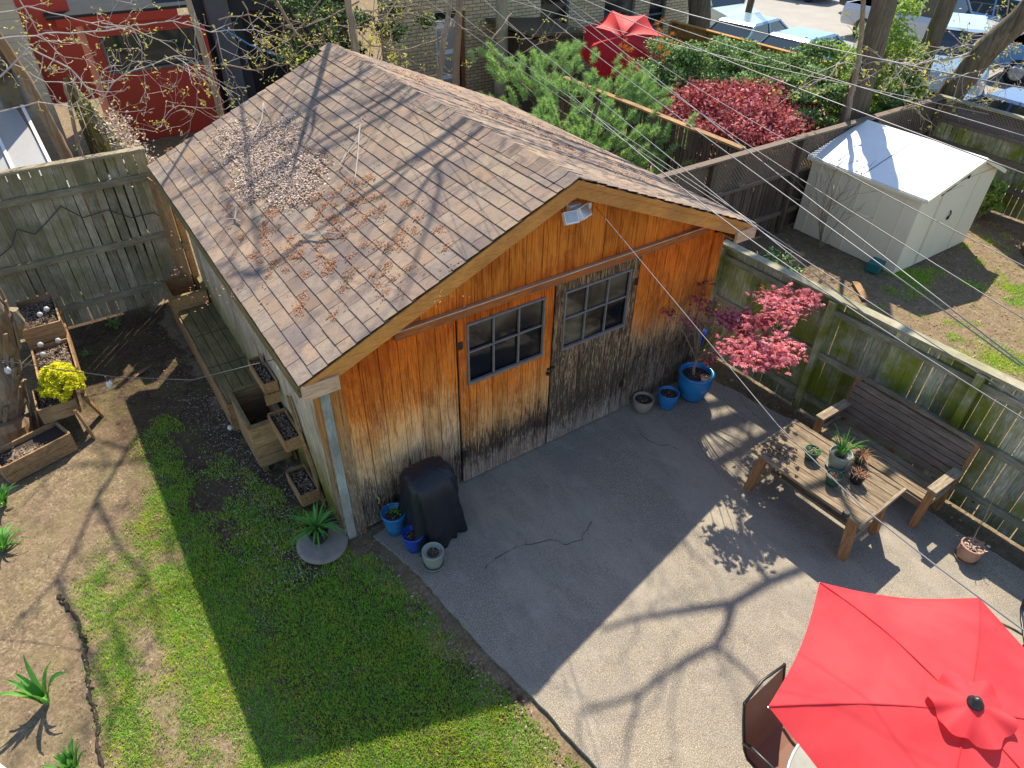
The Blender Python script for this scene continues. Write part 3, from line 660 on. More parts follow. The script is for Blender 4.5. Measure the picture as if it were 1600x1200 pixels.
fence('ivy_fence', 'old mossy fence overgrown with ivy beside the red shed', (-.34, 13.0), (-.12, 6.6), 1.8, ('fence', 'rail_y', 'cap_y'), bw=.13, rails=(.5, 1.5), side=-1, posts=2.2, gap=.01, cap=False, top_j=.05)

# ================================================================== WHITE SHED
def shed():
    o = E('storage_shed', 'small beige metal shed with a bright white gable roof', 'shed', (11.5, 1.2, 0))
    x0, x1, y0, y1, h, xr, hr = 10.33, 12.66, .15, 2.28, 1.43, 11.78, 1.80
    mb = MB(); pf = [(x0, 0), (x1, 0), (x1, h), (xr, hr-.04), (x0, h)]
    mb.add([(x, y0, z) for x, z in pf]+[(x, y1, z) for x, z in pf], [(0, 1, 2, 3, 4), (9, 8, 7, 6, 5)]+[(i, i+5, (i+1) % 5+5, (i+1) % 5) for i in range(5)])
    w = mb.build('wall', 'shed_wall', o)
    mb = MB()
    k = 0
    for i in range(5): mb.box((x0-.006, y0+.25+i*.42, .70), (.012, .015, 1.38))
    mb.build('wall_seam', 'shed_wall', w)
    mb = MB(); mb.box((x0+.62, y0-.008, .70), (.012, .012, 1.36)); mb.box((xr+.42, y0-.008, .74), (.34, .016, 1.44)); mb.box((11.5, y0-.012, 1.47), (2.1, .02, .03)); mb.build('door_frame', 'shed_wall', w)
    mb = MB(); mb.box((11.25, y0-.01, .70), (.55, .014, 1.34)); d = mb.build('door', 'shed_wall', o)
    mb = MB(); mb.tube([(11.45, y0-.03, .82), (11.45, y0-.05, .88), (11.45, y0-.03, .94)], .012, 6); mb.box((11.45, y0-.025, .80), (.06, .03, .05)); mb.build('handle', 'metal_dk', d)
    mb = MB(); mb.tube([(10.9, y0-.012, 1.33), (11.6, y0-.02, 1.55), (11.72, y0-.02, 1.6)], .008, 5); mb.box((11.6, y0-.02, 1.56), (.03, .02, .16)); mb.build('hasp', 'metal_dk', d)
    r = MB(); xa, xb = x0-.08, x1+.07; za = h-.02; zb = h-.02
    for A, B in (((xa, za), (xr, hr)), ((xr, hr), (xb, zb))):
        r.add([(A[0], y0-.1, A[1]), (B[0], y0-.1, B[1]), (B[0], y1+.08, B[1]), (A[0], y1+.08, A[1]), (A[0], y0-.1, A[1]+.03), (B[0], y0-.1, B[1]+.03), (B[0], y1+.08, B[1]+.03), (A[0], y1+.08, A[1]+.03)], [(3, 2, 1, 0), (4, 5, 6, 7), (0, 1, 5, 4), (2, 3, 7, 6), (0, 4, 7, 3), (1, 2, 6, 5)])
    rf = r.build('roof', 'shed_roof', o)
    mb = MB(); mb.box((xa-.005, (y0+y1)/2, za-.015), (.02, y1-y0+.16, .05)); mb.bar((xa, y0-.115, za-.01), (xr, y0-.115, hr-.01), .02, .06); mb.bar((xr, y0-.115, hr-.01), (xb, y0-.115, zb-.01), .02, .06); mb.build('fascia', 'shed_wall', rf)
    mb = MB(); mb.bar((xa+.05, y0+1.1, za+.05), (xr, y0+1.1, hr+.032), .012, .006); mb.build('roof_seam', 'grey_paint', rf)
shed()
mb = MB(); mb.box((10.18, .42, .09), (.28, .2, .16), rz=.2, taper=1.1); tag(mb.build('plastic_bin', 'teal', loc=(10.18, .42, 0)), 'little teal plastic bin at the foot of the white shed', 'bin')
mb = MB(); mb.box((9.3, .1, .03), (.55, .12, .035), rz=.9); tag(mb.build('wood_plank', 'plant_wx', loc=(9.3, .1, 0)), 'loose weathered plank lying in the neighbouring yard', 'plank')

# ================================================================== FURNITURE
def bench():
    o = E('garden_bench', 'brown slatted garden bench with armrests in front of the mossy fence', 'bench', (5.55, -2.6, 0), rz=R_(.6))
    L = 1.46; S = lambda mb, n, m: mb.build(n, m, o, world=False)
    for i in range(4):
        mb = MB(); mb.box((-.20+i*.098, 0, .40), (.088, L-.14, .025)); S(mb, 'seat_slat', 'bench')
    for i in range(6):
        mb = MB(); t = i*.088; mb.box((.20+.10*(t+.05)/.55+.0, 0, .47+t), (.022, L-.06, .080), ry=R_(10)); S(mb, 'back_slat', 'bench_dk')
    mb = MB(); mb.box((.315, 0, .985), (.04, L-.04, .03)); S(mb, 'top_rail', 'bench')
    for s in (-1, 1):
        y = s*(L/2-.035)
        mb = MB(); mb.bar((-.26, y, 0), (-.26, y, .60), .07, .07, up=(0, 1, 0)); S(mb, 'leg', 'bench_z')
        mb = MB(); mb.bar((.22, y, 0), (.33, y, .99), .06, .07, up=(0, 1, 0)); S(mb, 'leg', 'bench_z')
        mb = MB(); mb.box((-.03, y, .62), (.56, .105, .035)); S(mb, 'armrest', 'bench_x')
        mb = MB(); mb.box((0, y, .36), (.46, .04, .08)); S(mb, 'side_rail', 'bench_x')
    mb = MB(); mb.box((-.25, 0, .345), (.035, L-.14, .09)); S(mb, 'apron', 'bench_dk')
    mb = MB(); mb.bar((.24, 0, .30), (.345, 0, 1.0), .05, .05, up=(0, 1, 0)); S(mb, 'back_brace', 'bench_z')
bench()
TABLE_Z = .68
def table():
    c = Vector((4.53, -2.50, 0)); rz = R_(3); o = E('garden_table', 'low slatted wooden table crowded with plant pots in front of the bench', 'table', c, rz=rz)
    S = lambda mb, n, m: mb.build(n, m, o, world=False); Lx, Ly = .84, 1.36
    for i in range(5):
        mb = MB(); w = (Lx-.14)/5; mb.box((-Lx/2+.07+w*(i+.5), 0, TABLE_Z-.018+(.0005*i)), (w-.008, Ly-.06, .03)); S(mb, 'top_board', 'bench')
    for s in (-1, 1):
        mb = MB(); mb.box((0, s*(Ly/2-.015), TABLE_Z-.02), (Lx, .028, .05)); S(mb, 'end_board', 'bench_x')
        mb = MB(); mb.box((s*(Lx/2-.033), 0, TABLE_Z-.015), (.062, Ly-.062, .034)); S(mb, 'edge_board', 'bench')
        for t in (-1, 1):
            mb = MB(); x = t*(Lx/2-.12); y = s*(Ly/2-.12)
            mb.bar((x-t*.0, y+s*.06, 0), (x+t*.0, y-s*.02, TABLE_Z-.036), .085, .085, up=(1, 0, 0)); S(mb, 'leg', 'bench_z')
        mb = MB(); mb.box((0, s*(Ly/2-.12), .19), (Lx-.30, .04, .07)); S(mb, 'stretcher', 'bench_x')
        mb = MB(); mb.box((s*(Lx/2-.12), 0, TABLE_Z-.075), (.03, Ly-.3, .075)); S(mb, 'apron', 'bench')
    mb = MB(); mb.box((0, 0, .19), (.07, Ly-.26, .035)); S(mb, 'stretcher', 'bench')
table()

def strap(mb_list, c, n, length, width, spread, rng, lift=1.0, droop=1.0):
    """arching strap leaves from c"""
    for i in range(n):
        a = rng.uniform(0, 2*math.pi); L = length*rng.uniform(.6, 1.15); w = width*rng.uniform(.7, 1.2); out = spread*rng.uniform(.25, 1.1)
        hd = Vector((math.cos(a), math.sin(a), 0)); sd = Vector((-math.sin(a), math.cos(a), 0)); p0 = Vector(c)+hd*rng.uniform(0, .03)
        K = 6; pts = []
        for k in range(K+1):
            t = k/K; pts.append(p0+hd*(out*L*(t**1.3))+Vector((0, 0, L*lift*(t-droop*out*.75*t**2.6))))
        for k in range(K):
            w0, w1 = w*math.sin(math.pi*min(.98, .25+.75*k/K)), w*math.sin(math.pi*min(.995, .25+.75*(k+1)/K))
            f = Vector((0, 0, .25*w)); a0, b0 = pts[k], pts[k+1]
            mb_list.add([a0-sd*w0/2+f, a0, a0+sd*w0/2+f, b0+sd*w1/2+f, b0, b0-sd*w1/2+f], [(0, 1, 4, 5), (1, 2, 3, 4)])
def pot(name, label, c, r, h, mat, style='plain', saucer=None, cat='pot', group=None, rlow=.68):
    o = E(name, label, cat, c, group=group); mb = MB(); C = Vector(c)
    if style == 'belly': pr = [(r*.62, 0), (r*.80, h*.15), (r*.97, h*.5), (r*1.0, h*.72), (r*.93, h*.86), (r*.92, h*.88), (r*1.04, h*.92), (r*1.05, h*.985), (r*1.0, h), (r*.88, h), (r*.86, h*.93), (r*.84, h*.84)]
    else: pr = [(r*rlow, 0), (r*(rlow+.16), h*.4), (r*.94, h*.82), (r*.95, h*.84), (r*1.0, h*.86), (r*1.0, h*.985), (r*.98, h), (r*.90, h), (r*.87, h*.97), (r*.85, h*.86)]
    z0 = .012 if saucer else 0
    mb.lathe([(a, b+z0) for a, b in pr], C, 32); mb.build('pot_body', mat, o, smooth=True)
    s = MB(); s.lathe([(r*.87, h*.84+z0), (r*.5, h*.865+z0), (0.0, h*.87+z0)], C, 24, wob=.0); s.build('soil', 'pot_soil', o)
    if saucer:
        s = MB(); s.lathe([(r*.8, 0), (r*.95, .012), (r*1.0, .03), (r*.97, .03), (r*.9, .014), (0, .012)], C, 28); s.build('saucer', saucer, o, smooth=True)
    k = int(60*r/.12); P = np.column_stack([nr.normal(0, r*.38, k), nr.normal(0, r*.38, k), np.full(k, h*.875+z0)])+np.array(C)
    m = np.hypot(P[:, 0]-C.x, P[:, 1]-C.y) < r*.8; tag(fastmesh('litter', leaf_cloud(P[m], .010, 3), 4, 'litter', o), kind='stuff')
    return o
def flowers(o, P, size, mat, name='leaves', flat=.5, asp=.55): return fastmesh(name, leaf_cloud(np.array(P), size, flat, asp), 4, mat, o)
Z0 = .03
pot('plant_pot', 'large teal-blue glazed pot with a sprouting green seedling by the garage corner', (.47, -.20, Z0), .135, .30, 'pot_blue', 'plain')
o = COL.objects['plant_pot']; P = nr.normal(0, .035, (50, 3))+np.array((.49, -.2, Z0+.29)); flowers(o, P, .018, 'lily')
pot('plant_pot', 'cobalt blue glazed pot squeezed between teal-blue and grey pots', (.53, -.52, Z0), .118, .24, 'pot_navy', 'plain')
pot('plant_pot', 'grey-green pot on a saucer nearest the lawn edge', (.60, -.82, Z0), .115, .21, 'pot_grey', 'plain', 'pot_grey', rlow=.74)
pot('plant_pot', 'taupe bowl-shaped pot against the foot of the right garage door', (4.10, -.17, Z0), .135, .20, 'pot_tan', 'belly')
pot('plant_pot', 'medium blue glazed pot between the taupe pot and the biggest blue pot', (4.42, -.30, Z0), .135, .25, 'pot_blue', 'belly')
pot('maple_planter', 'biggest blue glazed pot, planted with the red maple by the garage corner', (4.86, -.33, Z0), .225, .42, 'pot_blue', 'belly', cat='pot')
pot('plant_pot', 'terracotta-coloured pot of dry stems alone on the patio by the fence', (5.36, -3.86, Z0), .115, .20, 'pot_terra', 'plain', 'pot_tan', rlow=.8)
TZ = TABLE_Z+.004
PA, PB, PC, PD, PE = [atz(X, Y, TZ) for X, Y in ((1306, 728), (1299, 755), (1337, 752), (1266, 715), (1342, 722))]
tp = pot('plant_pot', 'biggest grey pot on the table, full of upright green strap leaves', PA, .12, .19, 'pot_grey', 'plain', 'pot_grey')
lv = MB(); strap(lv, PA+Vector((0, 0, .16)), 46, .36, .016, .55, rnd, 1.0, .8); lv.build('leaves', 'lily', tp)
tp = pot('plant_pot', 'dark green pot on the table edge nearest the patio', PB, .085, .13, 'pot_green', 'plain')
lv = MB(); strap(lv, PB+Vector((0, 0, .1)), 14, .08, .008, 1.1, rnd); lv.build('leaves', 'seeds', tp)
tp = pot('plant_pot', 'black pot with shrivelled brown plant at the table middle', PC, .085, .13, 'pot_black', 'plain')
lv = MB(); strap(lv, PC+Vector((0, 0, .1)), 30, .12, .010, 1.3, rnd, .8); lv.build('leaves', 'seeds', tp)
tp = pot('plant_pot', 'small mossy green pot leftmost on the wooden table', PD, .085, .12, 'pot_green', 'plain')
lv = MB(); strap(lv, PD+Vector((0, 0, .1)), 26, .10, .007, 1.5, rnd, .8); lv.build('leaves', 'hedge', tp)
tp = pot('plant_pot', 'little dark pot of trailing weeds behind the leafy grey pot', PE, .07, .11, 'pot_green', 'plain')
lv = MB(); strap(lv, PE+Vector((0, 0, .1)), 36, .15, .007, 1.7, rnd, .7); lv.build('leaves', 'seeds', tp)
mb = MB(); mb.lathe([(0, 0), (.035, 0), (.038, .03), (.03, .05), (0, .05)], (4.13, -3.02, TZ), 12); tag(mb.build('small_cup', 'pot_black', loc=(4.13, -3.02, TZ)), 'tiny black cup at the near corner of the table', 'cup')
fastmesh('debris', leaf_cloud(np.column_stack([nr.normal(4.27, .07, 170), nr.normal(-2.03, .09, 170), np.full(170, TZ+.004)]), .010, 4), 4, 'pot_soil')
tag(COL.objects['debris'], 'dark crumbs and twigs scattered on the far end of the table', 'debris', kind='stuff')
# stems in the terracotta pot
o = [x for x in COL.objects if x.get('label', '').startswith('terracotta')][0]
mb = MB(); mb.tube([(5.38, -3.84, .2), (5.45, -3.8, .36), (5.52, -3.78, .5), (5.62, -3.72, .78)], [.008, .006, .005, .003], 5); mb.tube([(5.35, -3.9, .2), (5.28, -3.92, .33)], .004, 4); mb.build('stem', 'twig_br', o)
fastmesh('leaves', leaf_cloud(np.column_stack([nr.normal(5.38, .05, 90), nr.normal(-3.87, .05, 90), nr.uniform(.2, .25, 90)]), .02, 1), 4, 'drift', o)

# lily in black pot on the round stone
mb = MB(); mb.lathe([(.24, 0), (.27, .03), (.268, .055), (.24, .062), (.0, .06)], (-.26, .06, 0), 36, wob=.015)
tag(mb.build('stone_slab', 'stone', loc=(-.26, .06, 0)), 'round grey stone slab under the potted lily at the garage corner', 'stone slab')
o = pot('potted_lily', 'black pot of bright green arching leaves on the round stone', (-.27, .12, .062), .12, .17, 'pot_black', 'plain', cat='potted plant')
lv = MB(); strap(lv, (-.27, .12, .20), 70, .38, .022, .95, rnd, .8, 1.0); lv.build('leaves', 'lily', o)

# the red maple in the pot: trunk, limbs and feathery leaf layers
def maple_small():
    o = [x for x in COL.objects if x.name.startswith('maple_planter')][0]
    t = E('japanese_maple', 'small feathery crimson maple growing from the biggest blue pot', 'tree', (4.84, -.30, .39))
    rg = random.Random(5); mb = MB(); base = Vector((4.84, -.30, .38)); fork = Vector((4.86, -.28, .62))
    mb.tube([base, base+Vector((-.01, .01, .12)), fork], [.022, .019, .017], 7); ends = []
    tg = [(1255, 462, 1, .13), (1230, 480, 1, .13), (1205, 470, 1, .12), (1140, 500, 1, .14), (1170, 560, 1, .14), (1225, 555, 1, .13), (1190, 500, .95, .16), (1225, 540, .9, .17), (1165, 520, 1.0, .14), (1240, 475, 1.15, .15), (1145, 545, .85, .13), (1215, 495, 1.1, .15), (1200, 560, .75, .14), (1265, 468, 1.25, .10), (1150, 495, 1.05, .12), (1180, 545, .85, .15), (1205, 460, 1.25, .13),
          (1095, 470, 1.25, .13), (1080, 505, 1.0, .13), (1060, 440, 1.3, .10), (1100, 440, 1.35, .10), (1045, 490, 1.0, .08), (1110, 490, 1.1, .12), (1075, 400, 1.5, .07), (1110, 560, .75, .08)]
    pts = []; dark = []
    for X, Y, z, r in tg:
        p = atz(X, Y, (1.45 if X < 1120 else 1.62)+rg.uniform(-.1, .1)+(500-Y)*.0012)
        m = fork.lerp(p, .5)+Vector((rg.uniform(-.05, .05), 0, .12))
        mb.tube([fork, m, p], [.009, .006, .003], 5, cap=False)
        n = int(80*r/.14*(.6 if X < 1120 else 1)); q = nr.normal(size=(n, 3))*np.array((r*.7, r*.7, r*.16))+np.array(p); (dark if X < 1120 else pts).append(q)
    mb.build('trunk', 'twig_br', t)
    def lobed(P, size):
        P = np.vstack(P); out = []
        n = len(P); nm = nr.normal(size=(n, 3))*.5; nm[:, 2] = 1; nm /= np.linalg.norm(nm, axis=1, keepdims=True)
        a = np.cross(nm, nr.normal(size=(n, 3))); a /= np.linalg.norm(a, axis=1, keepdims=True); b = np.cross(nm, a)
        for ang in (-1.1, -.5, 0, .5, 1.1):
            d = a*math.cos(ang)+b*math.sin(ang); s = size*(1-.3*abs(ang)); w = np.cross(nm, d)*size*.16
            out.append(np.stack([P, P+d*s*.5+w, P+d*s-nm*size*.25, P+d*s*.5-w], 1))
        return np.vstack(out)
    fastmesh('crown', lobed(pts, .066), 4, 'maple', t); fastmesh('crown', lobed(dark, .045), 4, 'maple2', t)  # second crown sits in garage shade, painted in with darker leaves
maple_small()
mb = MB(); c = Vector((5.22, .02, .62)); mb.box(c, (.13, .10, .26), rz=.5, rx=.1, taper=1.25); mb.box(c+Vector((0, 0, .13)), (.1, .07, .05), rz=.5)
tag(mb.build('plastic_bag', 'pot_navy', loc=(5.22, .02, .5)), 'bright blue bag hanging at the garage corner behind the maple', 'bag')

# grill under its cover
def grill():
    o = E('covered_grill', 'barbecue under a slumped black cover against the garage wall', 'barbecue', (.82, -.40, Z0))
    mb = MB(); rings = []; n = 40
    prof = [(0, 1.06, 1.05), (.05, 1.08, 1.07), (.2, 1.02, 1.03), (.4, .98, .97), (.6, .96, .93), (.74, .95, .90), (.82, .93, .84), (.88, .86, .74), (.915, .70, .55), (.93, .35, .28), (.932, .02, .02)]
    for zf, sx, sy in prof:
        r = []
        for k in range(n):
            t = 2*math.pi*k/n; ct, st = math.cos(t), math.sin(t); e = .55
            x = abs(ct)**e*(1 if ct > 0 else -1)*.27*sx; y = abs(st)**e*(1 if st > 0 else -1)*.25*sy
            fold = .024*math.sin(t*7+zf*4)*(1-zf)+.018*math.sin(t*11+2+zf*7)*(1-zf*.8)+.010*math.sin(t*23+zf*15)*(1-zf*.7); q = math.hypot(x, y)+1e-6
            x += x/q*fold*2; y += y/q*fold*2
            z = zf; z -= max(0, -y-.05)*.55*max(0, zf-.45)*1.6; z += .03*math.sin(3*x*6)*max(0, zf-.6)+.02*noise.noise(Vector((x*9, y*9, zf*6)))
            r.append((.82+x, -.40+y, Z0+max(0, z)))
        rings.append(r)
    mb.loft(rings); mb.build('cover', 'cover', o, smooth=True)
    for x in (.68, 1.06): pass
grill()

# umbrella
def big_umbrella():
    C = Vector((1.93, -4.81, 0)); o = E('patio_umbrella', 'open bright red hexagonal patio umbrella seen from above', 'umbrella', (C.x, C.y, Z0))
    tips = [Vector((1.13, -4.13, 2.0)), Vector((2.12, -3.75, 2.0)), Vector((2.93, -4.43, 2.0))]; tips += [Vector((2*C.x-t.x, 2*C.y-t.y, 2.0)) for t in tips]
    apex = Vector((C.x, C.y, 2.19)); mb = MB(); Nn = 10
    ang0 = None
    for i in range(6):
        a, b = tips[i], tips[(i+1) % 6]; grid = []
        for u in range(Nn+1):
            row = []; fu = u/Nn
            for v in range(Nn+1):
                fv = v/Nn; r = .1+.9*fu
                pa = apex.lerp(a, r)+Vector((0, 0, .06*math.sin(math.pi*r))); pb = apex.lerp(b, r)+Vector((0, 0, .06*math.sin(math.pi*r))); p = pa.lerp(pb, fv)
                s = math.sin(math.pi*fv); p = p+(apex-p)*(.045*s*fu**3)+Vector((0, 0, -.035*s*fu))
                p.z += .006*noise.noise(Vector((p.x*5, p.y*5, 1)))
                row.append(p)
            grid.append(row)
        vs = [p for row in grid for p in row]; k = Nn+1
        mb.add(vs, [(x*k+y, x*k+y+1, (x+1)*k+y+1, (x+1)*k+y) for x in range(Nn) for y in range(Nn)])
    cn = mb.build('canopy', 'canopy', o, smooth=True)
    mb = MB()
    for i in range(6):
        a = tips[i]; mb.tube([apex.lerp(a, r)+Vector((0, 0, .06*math.sin(math.pi*r)+.004)) for r in [.12+.88*j/8 for j in range(9)]], .004, 4)
    mb.build('seam', 'canopy', cn)
    # vent cap, ruffled
    mb = MB(); K = 72; rows = []
    for j in range(7):
        f = j/6; row = []
        for k in range(K):
            t = 2*math.pi*k/K; rr = .035+f*(.175+.02*math.cos(6*t)); ruff = .022*f**2*math.sin(6*t+1)+.014*f**2*math.sin(11*t)
            row.append((C.x+rr*math.cos(t), C.y+rr*math.sin(t), 2.285-.060*f**.9+ruff*.8))
        rows.append(row)
    mb.loft(rows, cap=False); mb.build('vent_cap', 'canopy', o, smooth=True)
    mb = MB(); mb.lathe([(.0, 2.275), (.042, 2.28), (.044, 2.295), (.026, 2.30), (.026, 2.32), (.020, 2.332), (0, 2.336)], (C.x, C.y, 0), 18); mb.build('finial', 'metal_dk', o, smooth=True)
    mb = MB(); mb.tube([(C.x, C.y, Z0), (C.x, C.y, 2.28)], .019, 10); mb.build('pole', 'metal_lt', o, smooth=True)
    for i in range(6):
        a = tips[i]; mb = MB(); mb.tube([(C.x, C.y, 2.15), tuple(apex.lerp(a, .5)+Vector((0, 0, .03))), (a.x, a.y, a.z-.012)], .007, 5); mb.tube([(C.x, C.y, 1.85), tuple(apex.lerp(a, .5)+Vector((0, 0, .02)))], .006, 5); mb.build('rib', 'metal_lt', o)
    mb = MB(); mb.lathe([(.26, Z0), (.27, Z0+.04), (.10, Z0+.08), (.03, Z0+.10), (.03, Z0+.3), (0, Z0+.3)], (C.x, C.y, 0), 30); mb.build('base', 'metal_dk', o)
    # round glass table around the pole
    t = E('patio_table', 'round glass patio table under the red umbrella', 'table', (C.x, C.y-.05, Z0)); T = Vector((C.x, C.y, 0))
    mb = MB(); mb.lathe([(.03, .715), (.60, .715), (.60, .725), (.03, .725)], T, 48); mb.build('table_top', 'pot_grey', t)
    mb = MB(); mb.tube([(T.x+.605*math.cos(a*math.pi/24), T.y+.605*math.sin(a*math.pi/24), .72) for a in range(49)], .014, 6); mb.build('rim', 'metal_lt', t, smooth=True)
    for k in range(4):
        a = k*math.pi/2+.5; mb = MB(); mb.tube([(T.x+.5*math.cos(a), T.y+.5*math.sin(a), .71), (T.x+.44*math.cos(a), T.y+.44*math.sin(a), .4), (T.x+.52*math.cos(a), T.y+.52*math.sin(a), Z0)], .014, 6); mb.build('leg', 'metal_dk', t, smooth=True)
big_umbrella()

def sling_chair(name, label, cat, loc, rz, sling, frame):
    o = E(name, label, cat, loc, rz=rz)      # faces local -y
    S = lambda mb, n, m, sm=True, par=None: mb.build(n, m, par or o, world=False, smooth=sm)
    w = .25
    mb = MB(); rows = []
    prof = [(-.24, .40), (-.1, .385), (.08, .375), (.20, .39), (.25, .46), (.30, .62), (.35, .80), (.385, .95)]
    for (y0, z0), (y1, z1) in zip(prof[:4], prof[1:4]): mb.add([(-w, y0, z0), (w, y0, z0), (w, y1, z1), (-w, y1, z1)], [(0, 1, 2, 3)])
    s = S(mb, 'seat', sling)
    mb = MB()
    for (y0, z0), (y1, z1) in zip(prof[3:], prof[4:]): mb.add([(-w, y0, z0), (w, y0, z0), (w, y1, z1), (-w, y1, z1)], [(0, 1, 2, 3)])
    S(mb, 'backrest', sling)
    mb = MB(); mb.tube([(-w, .390, .965), (0, .415, .975), (w, .390, .965)], .012, 6); S(mb, 'top_rail', frame)
    for q in (-1, 1):
        mb = MB(); mb.tube([(q*w, y, z) for y, z in prof]+[(q*w, .392, .975)], .013, 6); S(mb, 'side_frame', frame)
        mb = MB(); mb.tube([(q*(w+.02), .27, .56), (q*(w+.045), .2, .645), (q*(w+.05), .05, .66), (q*(w+.05), -.18, .65), (q*(w+.04), -.26, .60), (q*(w+.02), -.27, .3), (q*(w+.02), -.29, 0)], .014, 6); S(mb, 'arm', frame)
        mb = MB(); mb.tube([(q*w, -.1, .385), (q*(w+.01), .1, .2), (q*(w+.02), .30, 0)], .013, 6); S(mb, 'leg', frame)
    return o
c1 = sling_chair('patio_chair', 'brown sling patio chair with dark frame tucked under the red umbrella', 'chair', (1.88, -4.20, Z0), R_(4), 'sling', 'metal_dk')
copy_tree(c1, None, (1.40, -4.52, Z0), R_(112), 'second sling patio chair, only its dark frame corner showing at the bottom edge')
sling_chair('patio_chair', 'blue-cushioned patio chair at the right edge beyond the umbrella', 'chair', (3.55, -5.02, Z0+.0), R_(-115), 'cushion', 'metal_dk')
sling_chair('patio_chair', 'dark-framed patio chair by the fence at the right edge', 'chair', (4.75, -4.85, Z0), R_(-60), 'cushion', 'metal_dk')

# ================================================================== PLANTERS ALONG THE GARAGE
def open_box(o, x0, x1, y0, y1, z0, z1, mat, t=.022, soil=None, rim=False, nb=3, nm='side_board'):
    """box of stacked boards, open on top"""
    hz = (z1-z0)/nb
    for nme, c, s in (('a', ((x0+x1)/2, y0, 0), (x1-x0, t, 0)), ('b', ((x0+x1)/2, y1, 0), (x1-x0, t, 0)), ('c', (x0, (y0+y1)/2, 0), (t, y1-y0-t-.002, 0)), ('d', (x1, (y0+y1)/2, 0), (t, y1-y0-t-.002, 0))):
        mb = MB()
        for k in range(nb): mb.box((c[0], c[1], z0+hz*(k+.5)), (s[0], s[1], hz-.005))
        mb.build(nm, mat, o)
    mb = MB(); mb.box(((x0+x1)/2, (y0+y1)/2, z0+.02), (x1-x0-t-.004, y1-y0-t-.004, .02)); mb.build('bottom', 'deck_dark', o)
    if rim:
        mb = MB(); r = .05
        mb.box(((x0+x1)/2, y0, z1+.010), (x1-x0+r, r, .02)); mb.box(((x0+x1)/2, y1, z1+.010), (x1-x0+r, r, .02)); mb.box((x0, (y0+y1)/2, z1+.010), (r, y1-y0-r-.004, .02)); mb.box((x1, (y0+y1)/2, z1+.010), (r, y1-y0-r-.004, .02)); mb.build('rim', 'plant_g', o)
    if soil:
        mb = MB(); K = 8; vs = []
        for i in range(K+1):
            for j in range(K+1):
                vs.append((x0+t*.6+(x1-x0-1.2*t)*i/K, y0+t*.6+(y1-y0-1.2*t)*j/K, soil+rnd.uniform(-.015, .015)))
        mb.add(vs, [(i*(K+1)+j, (i+1)*(K+1)+j, (i+1)*(K+1)+j+1, i*(K+1)+j+1) for i in range(K) for j in range(K)]); mb.build('soil', 'pot_soil', o)
        n = int(240*(x1-x0)*(y1-y0)/.09); P = np.column_stack([nr.uniform(x0+.03, x1-.03, n), nr.uniform(y0+.03, y1-.03, n), np.full(n, soil+.015)]); tag(fastmesh('litter', leaf_cloud(P, .014, 3), 4, 'litter', o), kind='stuff')
b = E('storage_bench', 'long low wooden bench box running along the garage side wall', 'bench', (-.22, 3.7, 0))
for i in range(4):
    for ya, yb in ((4.02, 4.80), (3.2, 4.01), (2.36, 3.19)):
        mb = MB(); w = .52/4; mb.box((-.50+.015+w*(i+.5), (ya+yb)/2, .445), (w-.008, yb-ya-.008, .022)); mb.build('top_board', 'plant_g', b)
mb = MB(); [mb.box((-.50, 3.58, .06+.12*k), (.022, 2.44, .112)) for k in range(3)]; mb.box((-.50, 3.58, .405), (.022, 2.44, .05)); mb.build('front_board', 'plant_w', b)
for y in (2.37, 4.79):
    mb = MB(); mb.box((-.235, y, .215), (.50, .022, .42)); mb.build('end_board', 'plant_wx', b)
o = E('planter_box', 'empty wooden planter box in the corner where bench meets back fence', 'planter', (-.2, 5.12, 0))
open_box(o, -.50, .0-.03, 4.84, 5.40, 0, .66, 'plant_w', soil=.36, rim=True, nb=4)
o = E('planter_box', 'deep empty wooden box at the near end of the long bench', 'planter', (-.24, 1.78, .1))
open_box(o, -.45, -.08, 1.42, 2.16, .12, .74, 'plant_wx', soil=.22, rim=True, nb=4)
for x in (-.40, -.13):
    for y in (1.48, 2.1):
        mb = MB(); mb.box((x, y, .06), (.06, .06, .12)); mb.build('leg', 'plant_g', o)
o = E('tiered_planter', 'three-tier ladder planter leaning on the garage wall by the corner post', 'planter', (.0-.1, 1.2, 0))
for (x0, x1, y0, y1, z0, z1) in ((-.17, -.02, 1.52, 2.08, 1.02, 1.18), (-.22, -.03, .92, 1.46, .66, .82), (-.26, -.05, .60, 1.06, .1, .27)):
    open_box(o, x0, x1, y0, y1, z0, z1, 'plant_w', t=.018, soil=z1-.05, nb=1)
for y in (.60, 1.50): 
    mb = MB(); mb.bar((-.035, y-.02, 0), (-.035, y+.5, 1.25), .07, .025, up=(1, 0, 0)); mb.build('side_rail', 'plant_w', o)
mb = MB(); mb.box((-.12, 1.49, .98), (.16, .02, .14)); mb.build('crosspiece', 'plant_w', o)
mb = MB(); mb.lathe([(.03, 0), (.045, .03), (.045, .10), (.04, .11), (0, .11)], (-.16, 1.22, .0), 14); tag(mb.build('garden_light', 'pot_grey', loc=(-.16, 1.22, 0)), 'small grey post light on the ground between planters', 'light')

